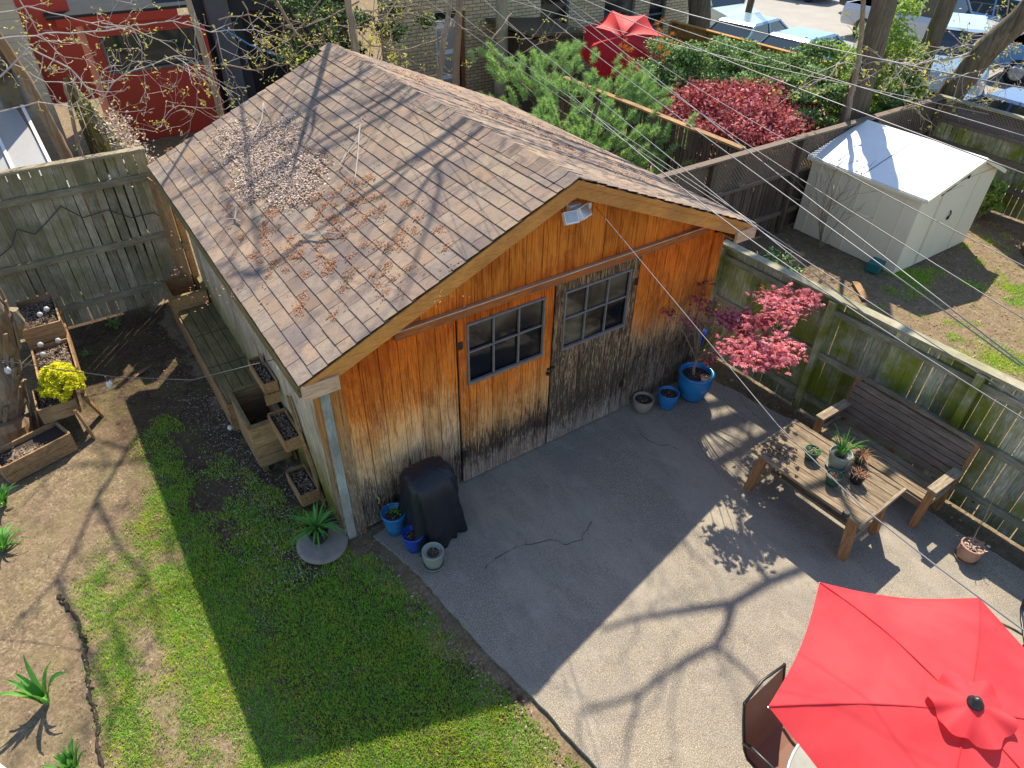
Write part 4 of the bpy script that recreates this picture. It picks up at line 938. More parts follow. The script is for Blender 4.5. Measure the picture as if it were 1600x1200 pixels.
# ================================================================== LEFT TREE, PLANTER STACK, YELLOW SHRUB
def old_trunk():
    o = E('old_tree', 'thick old tree trunk with peeling broken bark at the left edge', 'tree', (-2.95, 3.9, 0))
    ctl = [(Vector((-2.98, 3.85, -.05)), .50), (atz(-12, 640, .35), .33), (atz(-10, 590, .8), .27), (atz(-14, 530, 1.3), .24), (atz(-32, 470, 1.8), .22), (atz(-65, 410, 2.3), .20)]
    P = []; Rr = []
    for (a, ra), (b, rb) in zip(ctl, ctl[1:]):
        for k in range(5): P.append(a.lerp(b, k/5)); Rr.append((ra*(1-k/5)+rb*k/5)*(1+.05*math.sin(len(P)*1.7)))
    mb = MB(); mb.tube(P, Rr, 26, jit=.07); mb.build('trunk', 'bark_rot', o)
    mb = MB(); rg = random.Random(2)
    for i in range(46):
        k = rg.randrange(1, len(P)-1); a = rg.uniform(-2.9, 1.2); r_ = Rr[k]*1.02; d = (P[k+1]-P[k]).normalized(); s0 = P[k]+Vector((r_*math.cos(a), r_*math.sin(a), rg.uniform(-.05, .05)))
        mb.bar(s0-d*rg.uniform(.1, .3), s0+d*rg.uniform(.1, .35)+Vector((math.cos(a), math.sin(a), 0))*rg.uniform(0, .02), rg.uniform(.02, .07), .02, up=(math.cos(a), math.sin(a), 0))
    mb.build('bark_plates', 'bark_rot', o)
    c = atz(14, 512, 1.35); mb = MB(); mb.tube([c-Vector((.25, -.05, .2)), c, c+Vector((.1, -.04, .12)), c+Vector((.13, -.05, .24))], [.16, .13, .10, .05], 12, jit=.14); mb.build('broken_limb', 'bark_pale', o)
old_trunk()
o = E('plant_stand', 'stepped wooden planter stand with three boxes beside the old tree', 'planter', (-2.1, 4.2, 0))
open_box(o, -2.32, -1.88, 4.60, 5.40, .62, .92, 'plant_wx', t=.02, soil=.84, nb=2)
open_box(o, -2.30, -1.88, 3.74, 4.50, .48, .70, 'plant_w', t=.02, soil=.64, nb=1)
open_box(o, -2.42, -2.02, 3.40, 3.86, .28, .50, 'plant_wx', t=.02, soil=.44, nb=2)
for p, q in (((-1.94, 3.5, .45), (-1.84, 3.62, 0)), ((-2.06, 3.30, .42), (-2.0, 3.2, 0)), ((-2.3, 5.25, .62), (-2.3, 5.3, 0)), ((-1.99, 5.25, .62), (-1.97, 5.3, 0)), ((-2.4, 3.84, .3), (-2.4, 3.84, 0))):
    mb = MB(); mb.bar(p, q, .09, .03, up=(1, 0, 0)); mb.build('leg', 'plant_w', o)
mb = MB(); mb.bar((-1.855, 5.2, .74), (-1.90, 3.45, .40), .03, .13); mb.build('side_rail', 'plant_w', o)
# yellow shrub
o = E('yellow_shrub', 'bright yellow feathery plant growing out of the lowest stand box', 'plant', (-2.2, 3.65, .44))
lv = MB(); rg = random.Random(4)
yc = atz(92, 592, .66); Cn = []
for _ in range(110):
    a, q = rg.uniform(0, 6.283), rg.uniform(0, 1)**.5; Cn.append((yc.x+.22*q*math.cos(a), yc.y+.31*q*math.sin(a), .58+.24*(1-q*q)+rg.uniform(-.03, .03)))

P = clump_pts(Cn, (.05, .05, .045), 15000, shell=.1); fastmesh('leaves', leaf_cloud(P, .021, .8, .35), 4, 'yellow', o)
mb = MB()
for c in Cn[:14]: mb.tube([(-2.2, 3.65, .43), (c[0], c[1], c[2])], .004, 4)
mb.build('stem', 'twig_br', o)
o = E('planter_box', 'weathered wooden planter box on the ground below the old tree', 'planter', (-2.6, 3.1, 0), rz=0)
sub = MB()
def tilted_box(o, P, z0, z1, mat):
    for i in range(4):
        a, b = Vector(P[i]), Vector(P[(i+1) % 4]); mb = MB()
        for k in range(2):
            z = z0+(z1-z0)*(k+.5)/2; mb.bar(Vector((a.x, a.y, z)), Vector((b.x, b.y, z)), .02, (z1-z0)/2-.005)
        mb.build('side_board', mat, o)
    mb = MB(); mb.add([(p[0], p[1], z1-.07) for p in P], [(0, 1, 2, 3)]); mb.build('soil', 'pot_soil', o)
BX = [(-2.92, 2.86, 0), (-2.20, 3.08, 0), (-2.32, 3.42, 0), (-3.04, 3.20, 0)]
tilted_box(o, BX, 0, .27, 'plant_wx')
P = np.column_stack([nr.normal(-2.72, .09, 260), nr.normal(3.08, .05, 260), np.full(260, .215)]); fastmesh('litter', leaf_cloud(P, .018, 3), 4, 'litter', o)

bulb0 = None
spots = [(-1.98, 4.88, .88, 'clear solar light ball at the front corner of the upper stand box'), (-2.07, 4.80, .87, 'clear solar light ball lying inside the upper stand box'), (-2.18, 4.40, .67, 'clear solar light ball at the left of the middle stand box'),
         (-1.98, 4.38, .67, 'clear solar light ball at the right of the middle stand box'), (-2.18, 4.15, .67, 'clear solar light ball nearest the yellow plant in the middle box'), (-2.30, 3.34, .05, 'clear solar light ball low on the ground below the yellow plant'), (-.56, 2.22, .10, 'clear solar light ball beside the near end of the long bench')]
for x, y, z, lab in spots:
    if bulb0 is None:
        bulb0 = E('solar_light', lab, 'garden light', (x, y, z), group='solar garden lights')
        mb = MB(); mb.lathe([(0, 0), (.022, .008), (.034, .03), (.034, .045), (.022, .066), (0, .072)], (0, 0, .06), 16); mb.build('globe', 'bulb', bulb0, world=False, smooth=True)
        mb = MB(); mb.tube([(0, 0, -.05), (0, 0, .065)], .006, 6); mb.build('stake', 'metal_dk', bulb0, world=False)
    else: copy_tree(bulb0, None, (x, y, z), None, lab)

# string lights across the yard
P = [atz(-80, 556, 2.0), atz(0, 563, 2.0), atz(90, 577, 1.96), atz(180, 589, 1.95), atz(300, 594, 2.02), Vector((-.2, .42, 2.24))]
sg = E('string_lights', 'thin string of garden bulbs stretched from the old tree to garage', 'string lights', P[1])
mb = MB(); mb.tube(P, .0045, 5); mb.build('cord', 'wire_dk', sg, smooth=True)
for X, Y, z in ((5, 566, 2.0), (165, 588, 1.95), (457, 590, 2.2)):
    p = atz(X, Y, z) if X < 400 else Vector((-.19, .42, 2.24)); mb = MB(); mb.tube([p, p-Vector((0, 0, .06))], .011, 8); s = mb.build('socket', 'wire_dk', sg)
    mb = MB(); mb.lathe([(0, -.135), (.02, -.128), (.028, -.1), (.02, -.07), (.012, -.058), (0, -.058)], p, 12); mb.build('bulb', 'bulb', s, smooth=True)

# cord looped along the left fence
mb = MB(); pts = []
ctrl = [(0, 400), (18, 385), (26, 358), (55, 366), (75, 345), (95, 322), (130, 340), (168, 328), (205, 340), (240, 332), (262, 345)]
for (a, b), (c, d) in zip(ctrl, ctrl[1:]):
    for k in range(4): pts.append(aty(a+(c-a)*k/4, b+(d-b)*k/4, 5.93))
mb.tube(pts, .008, 5); tag(mb.build('fence_cable', 'wire_dk', loc=pts[0], smooth=True), 'dark cable sagging in loops along the tall shaded fence', 'cable')

# ================================================================== LAWN, LITTER
def inside(x, y):
    e = -2.62 if y < .9 else (-2.62+(y-.9)*.5)
    n1 = noise.noise(Vector((x*1.1, y*1.1, 0))); n2 = noise.noise(Vector((x*3.2, y*3.2, 5))); n3 = noise.noise(Vector((x*9, y*9, 2)))
    right = .20+.0 if y > -.14 else .24+(-.14-y)*.155
    if x > right-.10+n3*.06: return 0
    if y > -.3 and x > -.02-max(0, y)*.35+n2*.1: return 0
    d = min(1, max(0, (x-e+n3*.04)*7)) if y < 1 else min(1, max(0, (x-e)*1.2+n1*.4))
    f = min(1, max(0, (1.75-y)*.5)); core = 1-max(0, min(1, (-1.35-x)*1.3)) if y > -2 else 1
    base = .52+.55*core
    v = base+.06+(.22 if x < -1.2 else 0)+n1*1.15+n2*.9+n3*.5-(1-f)*.75-max(0, y-.2)*.12
    if x > right-.35 and y < -.3: v -= .35*(x-right+.35)/.35+n2*.3
    return d*min(1, max(0, v*1.1))
def lawn():
    out = []; r2 = random.Random(11); N = 190000; pts = []
    while len(pts) < N:
        x = r2.uniform(-3.1, .9); y = r2.uniform(-4.2, 3.2)
        if r2.random() < inside(x, y): pts.append((x, y))
    P = np.array(pts); n = len(P); a = nr.uniform(0, 6.283, n); h = nr.uniform(.015, .042, n); w = nr.uniform(.0025, .005, n); ln = nr.uniform(.0, .03, n); b = nr.uniform(0, 6.283, n)
    base = np.column_stack([P, np.full(n, -.012)]); s = np.column_stack([np.cos(a)*w, np.sin(a)*w, np.zeros(n)])
    tip = base+np.column_stack([np.cos(b)*ln, np.sin(b)*ln, h])
    V = np.stack([base-s, base+s, tip], 1); o = fastmesh('lawn_grass', V, 3, 'grass'); tag(o, 'patchy green lawn grass between the soil bed and patio', 'grass', kind='stuff')
    # the neighbouring yard
    pts = []
    while len(pts) < 42000:
        x = r2.uniform(8.6, 14); y = r2.uniform(-4.2, .4); v = noise.noise(Vector((x*.9, y*.9, 7)))+.5*noise.noise(Vector((x*3, y*3, 1)))
        if r2.random() < max(0, v*1.2-.05): pts.append((x, y))
    P = np.array(pts); n = len(P); a = nr.uniform(0, 6.283, n); h = nr.uniform(.015, .05, n); w = nr.uniform(.003, .006, n); base = np.column_stack([P, np.full(n, -.012)])
    s = np.column_stack([np.cos(a)*w, np.sin(a)*w, np.zeros(n)]); tip = base+np.column_stack([nr.normal(0, .015, n), nr.normal(0, .015, n), h])
    o = fastmesh('yard_grass', np.stack([base-s, base+s, tip], 1), 3, 'grass'); tag(o, 'sparse grass patches in the neighbouring yard below the shed', 'grass', kind='stuff')
lawn()
def litter():
    n = 9000; x = np.concatenate([nr.uniform(-3.1, -.05, n//2), nr.normal(-.55, .35, n//2)]); y = np.concatenate([nr.uniform(-1.5, 6, n//2), nr.uniform(-.2, 5.4, n//2)])
    m = x < -.0; P = np.column_stack([x[m], y[m], nr.uniform(.004, .018, m.sum())]); A = leaf_cloud(P, .011, 3, .4)*1.0
    n = 2600; Q = np.column_stack([nr.uniform(5.45, 8.4, n), nr.uniform(-3.6, 2.2, n), np.full(n, .012)]); B = leaf_cloud(Q, .02, 3)
    n = 2200; Q = np.column_stack([nr.uniform(8.6, 14.2, n), nr.uniform(-4, 2.2, n), np.full(n, .012)]); C = leaf_cloud(Q, .022, 3)
    t = nr.uniform(0, 1, 500); Q = np.column_stack([.18+t*.5+nr.normal(-.08, .05, 500), -.1-t*3.4, np.full(500, .015)]); D = leaf_cloud(Q, .014, 3)
    n = 1500; Q = np.column_stack([nr.normal(-.55, .28, n), nr.uniform(-.3, 3.4, n), np.full(n, .012)]); Q = Q[Q[:, 0] < -.05]
    tag(fastmesh('pale_litter', leaf_cloud(Q, .013, 3, .35), 4, 'drift'), 'pale leaf flakes on the dark soil beside the garage planters', 'leaf litter', kind='stuff')
    tag(fastmesh('ground_litter', np.vstack([A, B, C, D]), 4, 'litter'), 'dry leaf scraps scattered over the bare soil', 'leaf litter', kind='stuff')
    # soil lip along the lawn edge
litter()
def roof_litter():
    def rp(px, n, sp, h=.012):
        out = []
        for X, Y in px:
            d = _ray(X, Y)
            # hit left slope plane
            nrm = np.array((-math.sin(ANG), 0, math.cos(ANG))); p0 = np.array((-OE, 0, HE+.01)); t = ((p0-CAM)@nrm)/(d@nrm); c = CAM+t*d
            u = np.array((math.cos(ANG), 0, math.sin(ANG))); k = n
            a = nr.normal(0, sp, (k, 1)); b = nr.normal(0, sp, (k, 1)); out.append(c+a*u+b*np.array((0, 1, 0))+nrm*nr.uniform(.004, h, (k, 1)))
        return np.vstack(out)
    pile = rp([(470, 300), (360, 205), (480, 268), (445, 300), (405, 225), (420, 240), (440, 225), (400, 250), (425, 265), (380, 215), (450, 255), (460, 280), (372, 235), (395, 275), (430, 205), (410, 290)], 560, .13, .022)
    pile = pile[(pile[:, 0] > -.1)]
    A = leaf_cloud(pile, .017, 1.6)
    tag(fastmesh('leaf_drift', A, 4, 'drift'), 'thick drift of dry leaves heaped on the left roof slope', 'leaf drift', kind='stuff')
    tufts = [(int(rnd.gauss(500, 85)), int(rnd.gauss(330, 75))) for _ in range(170)]
    tufts = [(x, y) for x, y in tufts if y > 180 and x-350 < (y-150)*1.9 and y < 500 and (x > 300 or y < 400) and y < 560-(x-480)*.8]
    B = leaf_cloud(rp(tufts, 46, .034, .006), .010, 2.2)
    T2 = leaf_cloud(rp([(int(rnd.uniform(270, 720)), int(rnd.uniform(170, 480))) for _ in range(120)], 4, .05), .012, 1)
    # on the right slope too
    n = 2600; s = nr.uniform(.3, 2.6, n); y = nr.uniform(.5, 4.8, n); m = np.array([noise.noise(Vector((a*1.5, b*.9, 3))) > .0 for a, b in zip(s, y)])
    R = np.array([slope_pt(1, a, b, .012) for a, b in zip(s[m], y[m])]); Cc = leaf_cloud(R, .013, 1)
    tag(fastmesh('fallen_blossom', np.vstack([B, T2, Cc]), 4, 'seeds'), 'orange-brown tree blossom tufts strewn over the roof shingles', 'fallen blossom', kind='stuff')
    tw = [([(413, 165), (410, 190), (398, 215), (388, 235)], 'pale forked twig lying on the leaf drift'), ([(566, 190), (563, 215), (560, 250), (556, 285)], 'long pale twig fallen below the ridge'), ([(560, 225), (542, 245), (533, 262), (548, 275), (575, 295)], 'curved pale twig crossing the long twig'),
          ([(372, 328), (368, 345), (378, 350)], 'small hooked twig low on the roof'), ([(470, 370), (500, 372), (530, 368), (548, 362)], 'dark curved twig across the middle shingles')]
    for px, lab in tw:
        P = [rp([q], 1, .001, .03)[0]+np.array((0, 0, .02)) for q in px]; mb = MB(); mb.tube(P, [.009, .008, .006, .004, .003][:len(P)], 5)
        q0 = P[1]
        for k in range(3):
            e = Vector(P[1])+Vector((rnd.uniform(-.15, .15), rnd.uniform(-.15, .15), rnd.uniform(0, .06))); mb.tube([P[min(k, len(P)-1)], e], [.004, .002], 4)
        tag(mb.build('fallen_twig', 'twig', loc=P[0]), lab, 'twig')
roof_litter()
def soil_edge():
    P = [atz(X, Y, .0) for X, Y in ((88, 932), (100, 942), (118, 965), (128, 990), (133, 1010), (137, 1060), (142, 1085), (150, 1120), (152, 1150), (155, 1200), (158, 1260))]
    mb = MB(); Q = []
    for a, b in zip(P, P[1:]):
        for k in range(5): Q.append(a.lerp(b, k/5)+Vector((rnd.gauss(0, .012), rnd.gauss(0, .012), 0)))
    mb.tube([Vector((p.x, p.y, .02*noise.noise(Vector((p.x*1.1, p.y*1.1, 3)))-.012)) for p in Q], [rnd.uniform(.010, .024) for p in Q], 6)
    tag(mb.build('soil_ridge', 'pot_soil'), kind='structure')
soil_edge()

# plants at the left edge
def lily_plant(label, c, n, L, w, mat='lily', spread=.9, lift=.9):
    o = E('garden_plant', label, 'plant', c); lv = MB(); strap(lv, c, n, L, w, spread, rnd, lift, 1.1); lv.build('leaves', mat, o); return o
lily_plant('broad pale green strap-leaved plant in the bare bed at lower left', (-2.92, -.22, 0), 12, .50, .06, spread=.55, lift=1.15)
lily_plant('bright green upright leafy clump at the bottom left corner', (-2.80, -1.0, 0), 44, .34, .045, spread=.45, lift=1.1)
lily_plant('small green clump at the left edge just below the ground planter', (-3.02, 2.55, 0), 34, .34, .035, spread=.7)
lily_plant('low pale green clump at the left edge halfway down', (-3.08, 1.85, 0), 44, .30, .03)
lily_plant('small green sprouts on bare soil under the tall shaded fence', (-1.3, 5.62, 0), 26, .26, .03, 'hedge', .6)
lily_plant('thin green tuft beside the plant stand near the shaded fence', (-1.78, 5.1, 0), 14, .16, .014, 'hedge')
mb = MB(); p = atz(2, 1195, 2.6); mb.box((p.x-.03, p.y-.05, 2.32), (.10, .10, .62), rz=.5); mb.bar((p.x-.05, p.y-.05, .0), (p.x-.05, p.y-.05, 2.0), .08, .08, up=(1, 0, 0))
tag(mb.build('grey_post', 'white', loc=(p.x-.03, p.y-.05, 0)), 'pale grey post top poking into the bottom left corner', 'post')
mb = MB(); q = Vector((-1.2, 4.25, .0)); mb.add([(q.x-.13, q.y-.05, .005), (q.x, q.y-.02, .02), (q.x+.16, q.y+.12, .008), (q.x+.05, q.y+.06, .03), (q.x-.05, q.y+.05, .02)], [(0, 1, 2, 3, 4)]); tag(mb.build('bark_scrap', 'litter', loc=q), 'pale curled bark scrap on dark soil by the bench', 'bark')

# ================================================================== TREES AND SHRUBS
def tree_trunk(name, label, pts, rs, mat='bark', n=14, jit=.04, cat='tree'):
    o = E(name, label, cat, pts[0]); mb = MB()
    P = [Vector(p) for p in pts]; Q = []; RR = []
    for i in range(len(P)-1):
        for k in range(5):
            t = k/5; Q.append(P[i].lerp(P[i+1], t)+Vector((rnd.gauss(0, .01), rnd.gauss(0, .01), 0))); RR.append(rs[i]*(1-t)+rs[i+1]*t)
    Q.append(P[-1]); RR.append(rs[-1]); mb.tube(Q, RR, n, jit=jit); mb.build('trunk', mat, o, smooth=True); return o
t1 = tree_trunk('tall_tree', 'tall grey-brown tree trunk rising behind the white shed roof', [(12.5, 2.95, -.1), (12.35, 2.95, 1.6), (12.3, 3.0, 3.2), (12.25, 3.1, 5.0), (11.9, 3.5, 7.5)], [.34, .25, .22, .21, .17])
def crown_limbs():
    mb = MB(); tips = []; rg = random.Random(21)
    for tgt, r in (((7.6, 5.4, 8.8), .08), ((6.2, 8.4, 9.6), .09), ((4.4, 8.0, 10.2), .06), ((10.5, 6.0, 10.0), .07), ((5.2, 5.0, 9.2), .07), ((3.6, 5.6, 9.0), .06), ((5.0, 7.0, 9.6), .06), ((3.2, 8.6, 9.4), .05)):
        a = Vector((11.9, 3.5, 7.3)); b = Vector(tgt); m = a.lerp(b, .5)+Vector((rg.uniform(-.4, .4), rg.uniform(-.4, .4), .6)); pts = [a, a.lerp(m, .5)+Vector((0, 0, .3)), m, m.lerp(b, .5)+Vector((rg.uniform(-.2, .2), rg.uniform(-.2, .2), 0)), b]
        mb.tube(pts, [r*1.6, r*1.35, r, r*.7, r*.4], 7, cap=False)
        for i in (1, 2, 3, 4):
            for _ in range(2):
                d = (b-a).normalized()+Vector((rg.gauss(0, .8), rg.gauss(0, .8), rg.gauss(0, .35))); grow(mb, pts[i], d, rg.uniform(1.0, 1.9), r*.42, 2, tips, rg, .22, .02, 3, 5, .006)
    sh = lambda X, Y, t: atz(X, Y, 0)+Vector((.545, .637, 1))*t
    for px, t, r0, r1 in (([(1400, 800), (1290, 880), (1200, 915), (1145, 948), (1090, 957), (1040, 965), (995, 972), (940, 990)], 7.3, .075, .02),
                          ([(1145, 948), (1135, 985), (1118, 1015), (1075, 1035), (1040, 1060), (1000, 1090), (950, 1108), (905, 1120)], 7.3, .045, .018),
                          ([(1200, 915), (1160, 850), (1155, 800), (1150, 750), (1165, 700), (1185, 640), (1150, 690), (1105, 720)], 7.6, .04, .012),
                          ([(1000, 1090), (985, 1140), (975, 1200)], 7.3, .022, .012), ([(1118, 1015), (1170, 1060), (1220, 1120)], 7.4, .025, .012), ([(1290, 880), (1330, 960), (1400, 1040), (1440, 1120)], 7.3, .045, .02), ([(1330, 960), (1400, 950), (1480, 1000)], 7.3, .03, .015),
                          ([(330, 520), (200, 700), (150, 780), (120, 850), (90, 900), (40, 960)], 7.0, .032, .016), ([(150, 780), (190, 860), (230, 900), (250, 990)], 7.0, .03, .012), ([(90, 900), (130, 1000), (180, 1100), (160, 1180)], 7.0, .03, .012), ([(200, 700), (130, 680), (60, 760)], 7.0, .03, .012), ([(230, 900), (170, 960), (210, 1060)], 7.0, .022, .01)):
        P = [sh(X, Y, t+rg.uniform(-.15, .15)) for X, Y in px]; n = len(P)
        if r0 == .075: P = [Vector((11.9, 3.5, 7.3)), Vector((10.2, 2.6, 7.9))]+P; n += 2
        mb.tube(P, [r0+(r1-r0)*i/(n-1) for i in range(n)], 7, cap=False)
        if px[0] == (330, 520): P = [Vector((3.6, 5.6, 9.0))]+P; n += 1; mb.tube(P[:2], [.018, .02], 7, cap=False)
        for p in P[2:]:
            if rg.random() < .8: grow(mb, p, (rg.gauss(0, 1), rg.gauss(0, 1), rg.gauss(.2, .4)), rg.uniform(.5, 1.0), .012, 1, tips, rg, .25, .0, 3, 4, .005)
    mb.build('limbs', 'bark', t1)
    P = np.array([tuple(t) for t in tips]); P = P[nr.randint(len(P), size=len(P)*3)]+nr.normal(0, .09, (len(P)*3, 3)); P = P[P[:, 1] > 3.2]; fastmesh('leaves', leaf_cloud(P, .045, .3), 4, 'spring', t1)
crown_limbs()
tree_trunk('young_tree', 'thin pale stem leaning beside the tall grey-brown trunk', [(11.95, 2.75, -.05), (11.6, 2.62, 1.74), (11.36, 2.62, 2.9), (10.98, 2.62, 3.85), (10.5, 2.7, 5.4)], [.055, .05, .045, .04, .03], 'bark_pale', 8)
t2 = tree_trunk('leaning_tree', 'thick dark trunk leaning right over the lattice fence', [(15.1, 3.2, -.1), (15.0, 2.62, 1.5), (15.0, 2.17, 2.66), (15.0, 1.70, 3.5), (14.9, 1.2, 4.7), (14.4, .9, 6.8)], [.36, .27, .24, .22, .2, .15])
tree_trunk('shaded_tree', 'dark upright trunk behind the pale young-leaved shrub', [(15.3, 3.7, -.1), (14.95, 3.3, 2.0), (14.95, 3.25, 2.8), (15.0, 3.2, 4.6)], [.26, .2, .18, .15])
tree_trunk('rooted_tree', 'tree foot with spreading roots at the right edge below the shed', [(13.35, -.95, -.05), (13.3, -.9, .18), (13.45, -.95, .6), (13.6, -1.05, 1.4), (13.8, -1.4, 4.5)], [.42, .26, .2, .18, .14], 'bark', 16, .1)
tree_trunk('big_tree', 'thick brown trunk standing at the corner of the brick house', [(16.55, 11.0, -.1), (16.5, 11.0, .6), (16.35, 11.0, 1.4), (16.2, 11.0, 2.6), (15.9, 11.1, 4.5)], [.46, .36, .33, .32, .3])
mb = MB(); tree_trunk('utility_pole', 'pale weathered utility pole in front of the brick house', [(9.35, 11.2, -.1), (9.35, 11.2, 4), (9.3, 11.2, 8.5)], [.17, .15, .13], 'pole_wood', 16, .01, cat='pole')
tree_trunk('utility_pole', 'thin brown pole rising between parked van and car', [(19.8, 12.1, 0), (19.95, 12.1, 2), (20.3, 12.1, 6)], [.12, .11, .1], 'bark', 10, .02, cat='pole')
for lab, pts, r in (('slender sapling stem at the far end of the red shed', [(1.35, 7.2, 0), (1.28, 7.2, 2.28), (1.20, 7.2, 3.9), (1.15, 7.3, 5)], .055), ('straight brown sapling stem just behind the roof ridge', [(3.75, 7.2, 0), (3.73, 7.2, 3.0), (3.68, 7.2, 3.75), (3.6, 7.2, 5)], .07), ('bent brown sapling stem in front of the pale door', [(5.25, 7.2, 0), (5.3, 7.2, 2.2), (5.42, 7.2, 2.9), (5.62, 7.2, 3.6), (5.7, 7.2, 5)], .065)):
    tree_trunk('sapling', lab, pts, [r, r*.9, r*.8, r*.7, r*.5][:len(pts)], 'bark_pale', 8, .03)
lt = tree_trunk('budding_tree', 'budding tree with pale tangled twigs behind the tall shaded fence', [(-.85, 7.6, -.05), (-1.03, 7.5, 1.87), (-1.1, 7.5, 2.55), (-1.2, 7.45, 3.3), (-1.5, 7.3, 4.6)], [.11, .085, .075, .07, .05], 'bark_rot', 10)
tree_trunk('sapling', 'thin straight stem beside the budding tree', [(-.8, 7.5, 0), (-.88, 7.5, 1.9), (-.78, 7.5, 2.46), (-.72, 7.5, 3.0)], [.035, .03, .028, .02], 'bark_pale', 7)
def overhang():
    mb = MB(); tips = []; rg = random.Random(77)
    for px, y, r in (([(1600, 50), (1550, 72), (1490, 92), (1430, 100), (1375, 97)], 2.6, .028), ([(1600, 20), (1560, 45), (1520, 70), (1470, 75)], 2.5, .02), ([(1400, 96), (1402, 112), (1413, 135), (1413, 155), (1440, 165), (1470, 168)], 2.5, .016), ([(1600, 110), (1560, 100), (1500, 120), (1440, 130)], 2.2, .016), ([(1470, 168), (1490, 155), (1520, 150), (1500, 162)], 2.3, .012), ([(1575, 0), (1570, 40), (1585, 70)], 2.3, .014), ([(1330, 90), (1310, 100), (1280, 112)], 2.7, .012), ([(1345, 60), (1320, 85), (1295, 120), (1270, 125)], 2.8, .012)):
        P = [aty(X, Y, y+rg.uniform(-.1, .1)) for X, Y in px]; Q = []
        for a, b in zip(P, P[1:]):
            m = max(2, int((b-a).length/.16))
            for k in range(m): Q.append(a.lerp(b, k/m)+Vector((rg.gauss(0, .015), rg.gauss(0, .015), rg.gauss(0, .015))))
        Q.append(P[-1]); n = len(Q); mb.tube(Q, [r*(1-.6*i/n) for i in range(n)], 5, cap=False)
        for i in range(1, n):
            d = (Q[i]-Q[i-1]).normalized(); k = Vector((rg.gauss(0, 1), rg.gauss(0, .6), rg.gauss(-.1, 1))).cross(d).normalized(); grow(mb, Q[i], d*.8+k, rg.uniform(.25, .7), r*.4, 1, tips, rg, .3, .0, 3, 4, .005)
    mb.build('branches', 'twig', t2)
    P = np.array([tuple(t) for t in tips]); P = P[nr.randint(len(P), size=len(P)*4)]+nr.normal(0, .05, (len(P)*4, 3)); m = nr.rand(len(P)) < .6; fastmesh('buds', leaf_cloud(P[m], .04, .3), 4, 'bud', t2)
overhang()
def budding():
    mb = MB(); tips = []; rg = random.Random(8)
    lines = [([(0, 120), (45, 75), (110, 105), (155, 165), (175, 128), (210, 110), (270, 88), (330, 125), (375, 150)], 6.3, .018),
             ([(0, 60), (90, 50), (150, 50), (210, 40), (270, 32), (330, 50), (398, 46)], 6.6, .016),
             ([(0, 175), (60, 160), (110, 165), (150, 145), (160, 110)], 6.4, .015),
             ([(20, 100), (70, 128), (130, 128), (190, 125)], 6.8, .012),
             ([(160, 38), (200, 40), (262, 70), (300, 98), (335, 115)], 6.9, .012), ([(205, 40), (222, 75), (225, 120), (228, 165), (225, 180)], 6.7, .009),
             ([(305, 20), (305, 80), (312, 130), (308, 165), (292, 212)], 6.9, .009), ([(335, 40), (345, 75), (348, 100), (380, 88), (400, 75)], 7.2, .012),
             ([(0, 20), (40, 10), (120, 30), (180, 45)], 6.2, .014), ([(30, 0), (60, 50), (100, 90), (120, 140)], 6.9, .012), ([(250, 200), (262, 175), (280, 165), (330, 170), (345, 178)], 7.1, .010), ([(210, 200), (240, 205), (262, 185)], 7.1, .008)]
    for px, y, r in lines:
        P = [aty(X, Y, y+rg.uniform(-.1, .1)) for X, Y in px]; Q = []
        for a, b in zip(P, P[1:]):
            m = max(2, int((b-a).length/.12))
            for k in range(m): Q.append(a.lerp(b, k/m)+Vector((rg.gauss(0, .008), rg.gauss(0, .008), rg.gauss(0, .008))))
        Q.append(P[-1]); n = len(Q); r *= .72; mb.tube(Q, [r*(1-.6*i/n) for i in range(n)], 5, cap=False)
        for i in range(1, n, 1):
            d = (Q[i]-Q[i-1]).normalized(); k = Vector((rg.gauss(0, 1), rg.gauss(0, .6), rg.gauss(-.1, 1))).cross(d).normalized()
            if rg.random() < .75: grow(mb, Q[i], d*.8+k, rg.uniform(.15, .55), r*.45, 2 if rg.random() < .4 else 1, tips, rg, .28, .0, 3, 4, .0025)
    mb.build('branches', 'twig', lt)
    P = np.array([tuple(t) for t in tips]); P = P[nr.randint(len(P), size=len(P)*3)]+nr.normal(0, .018, (len(P)*3, 3)); m = nr.rand(len(P)) < .55; fastmesh('buds', leaf_cloud(P[m], .022, .3), 4, 'bud', lt)
budding()
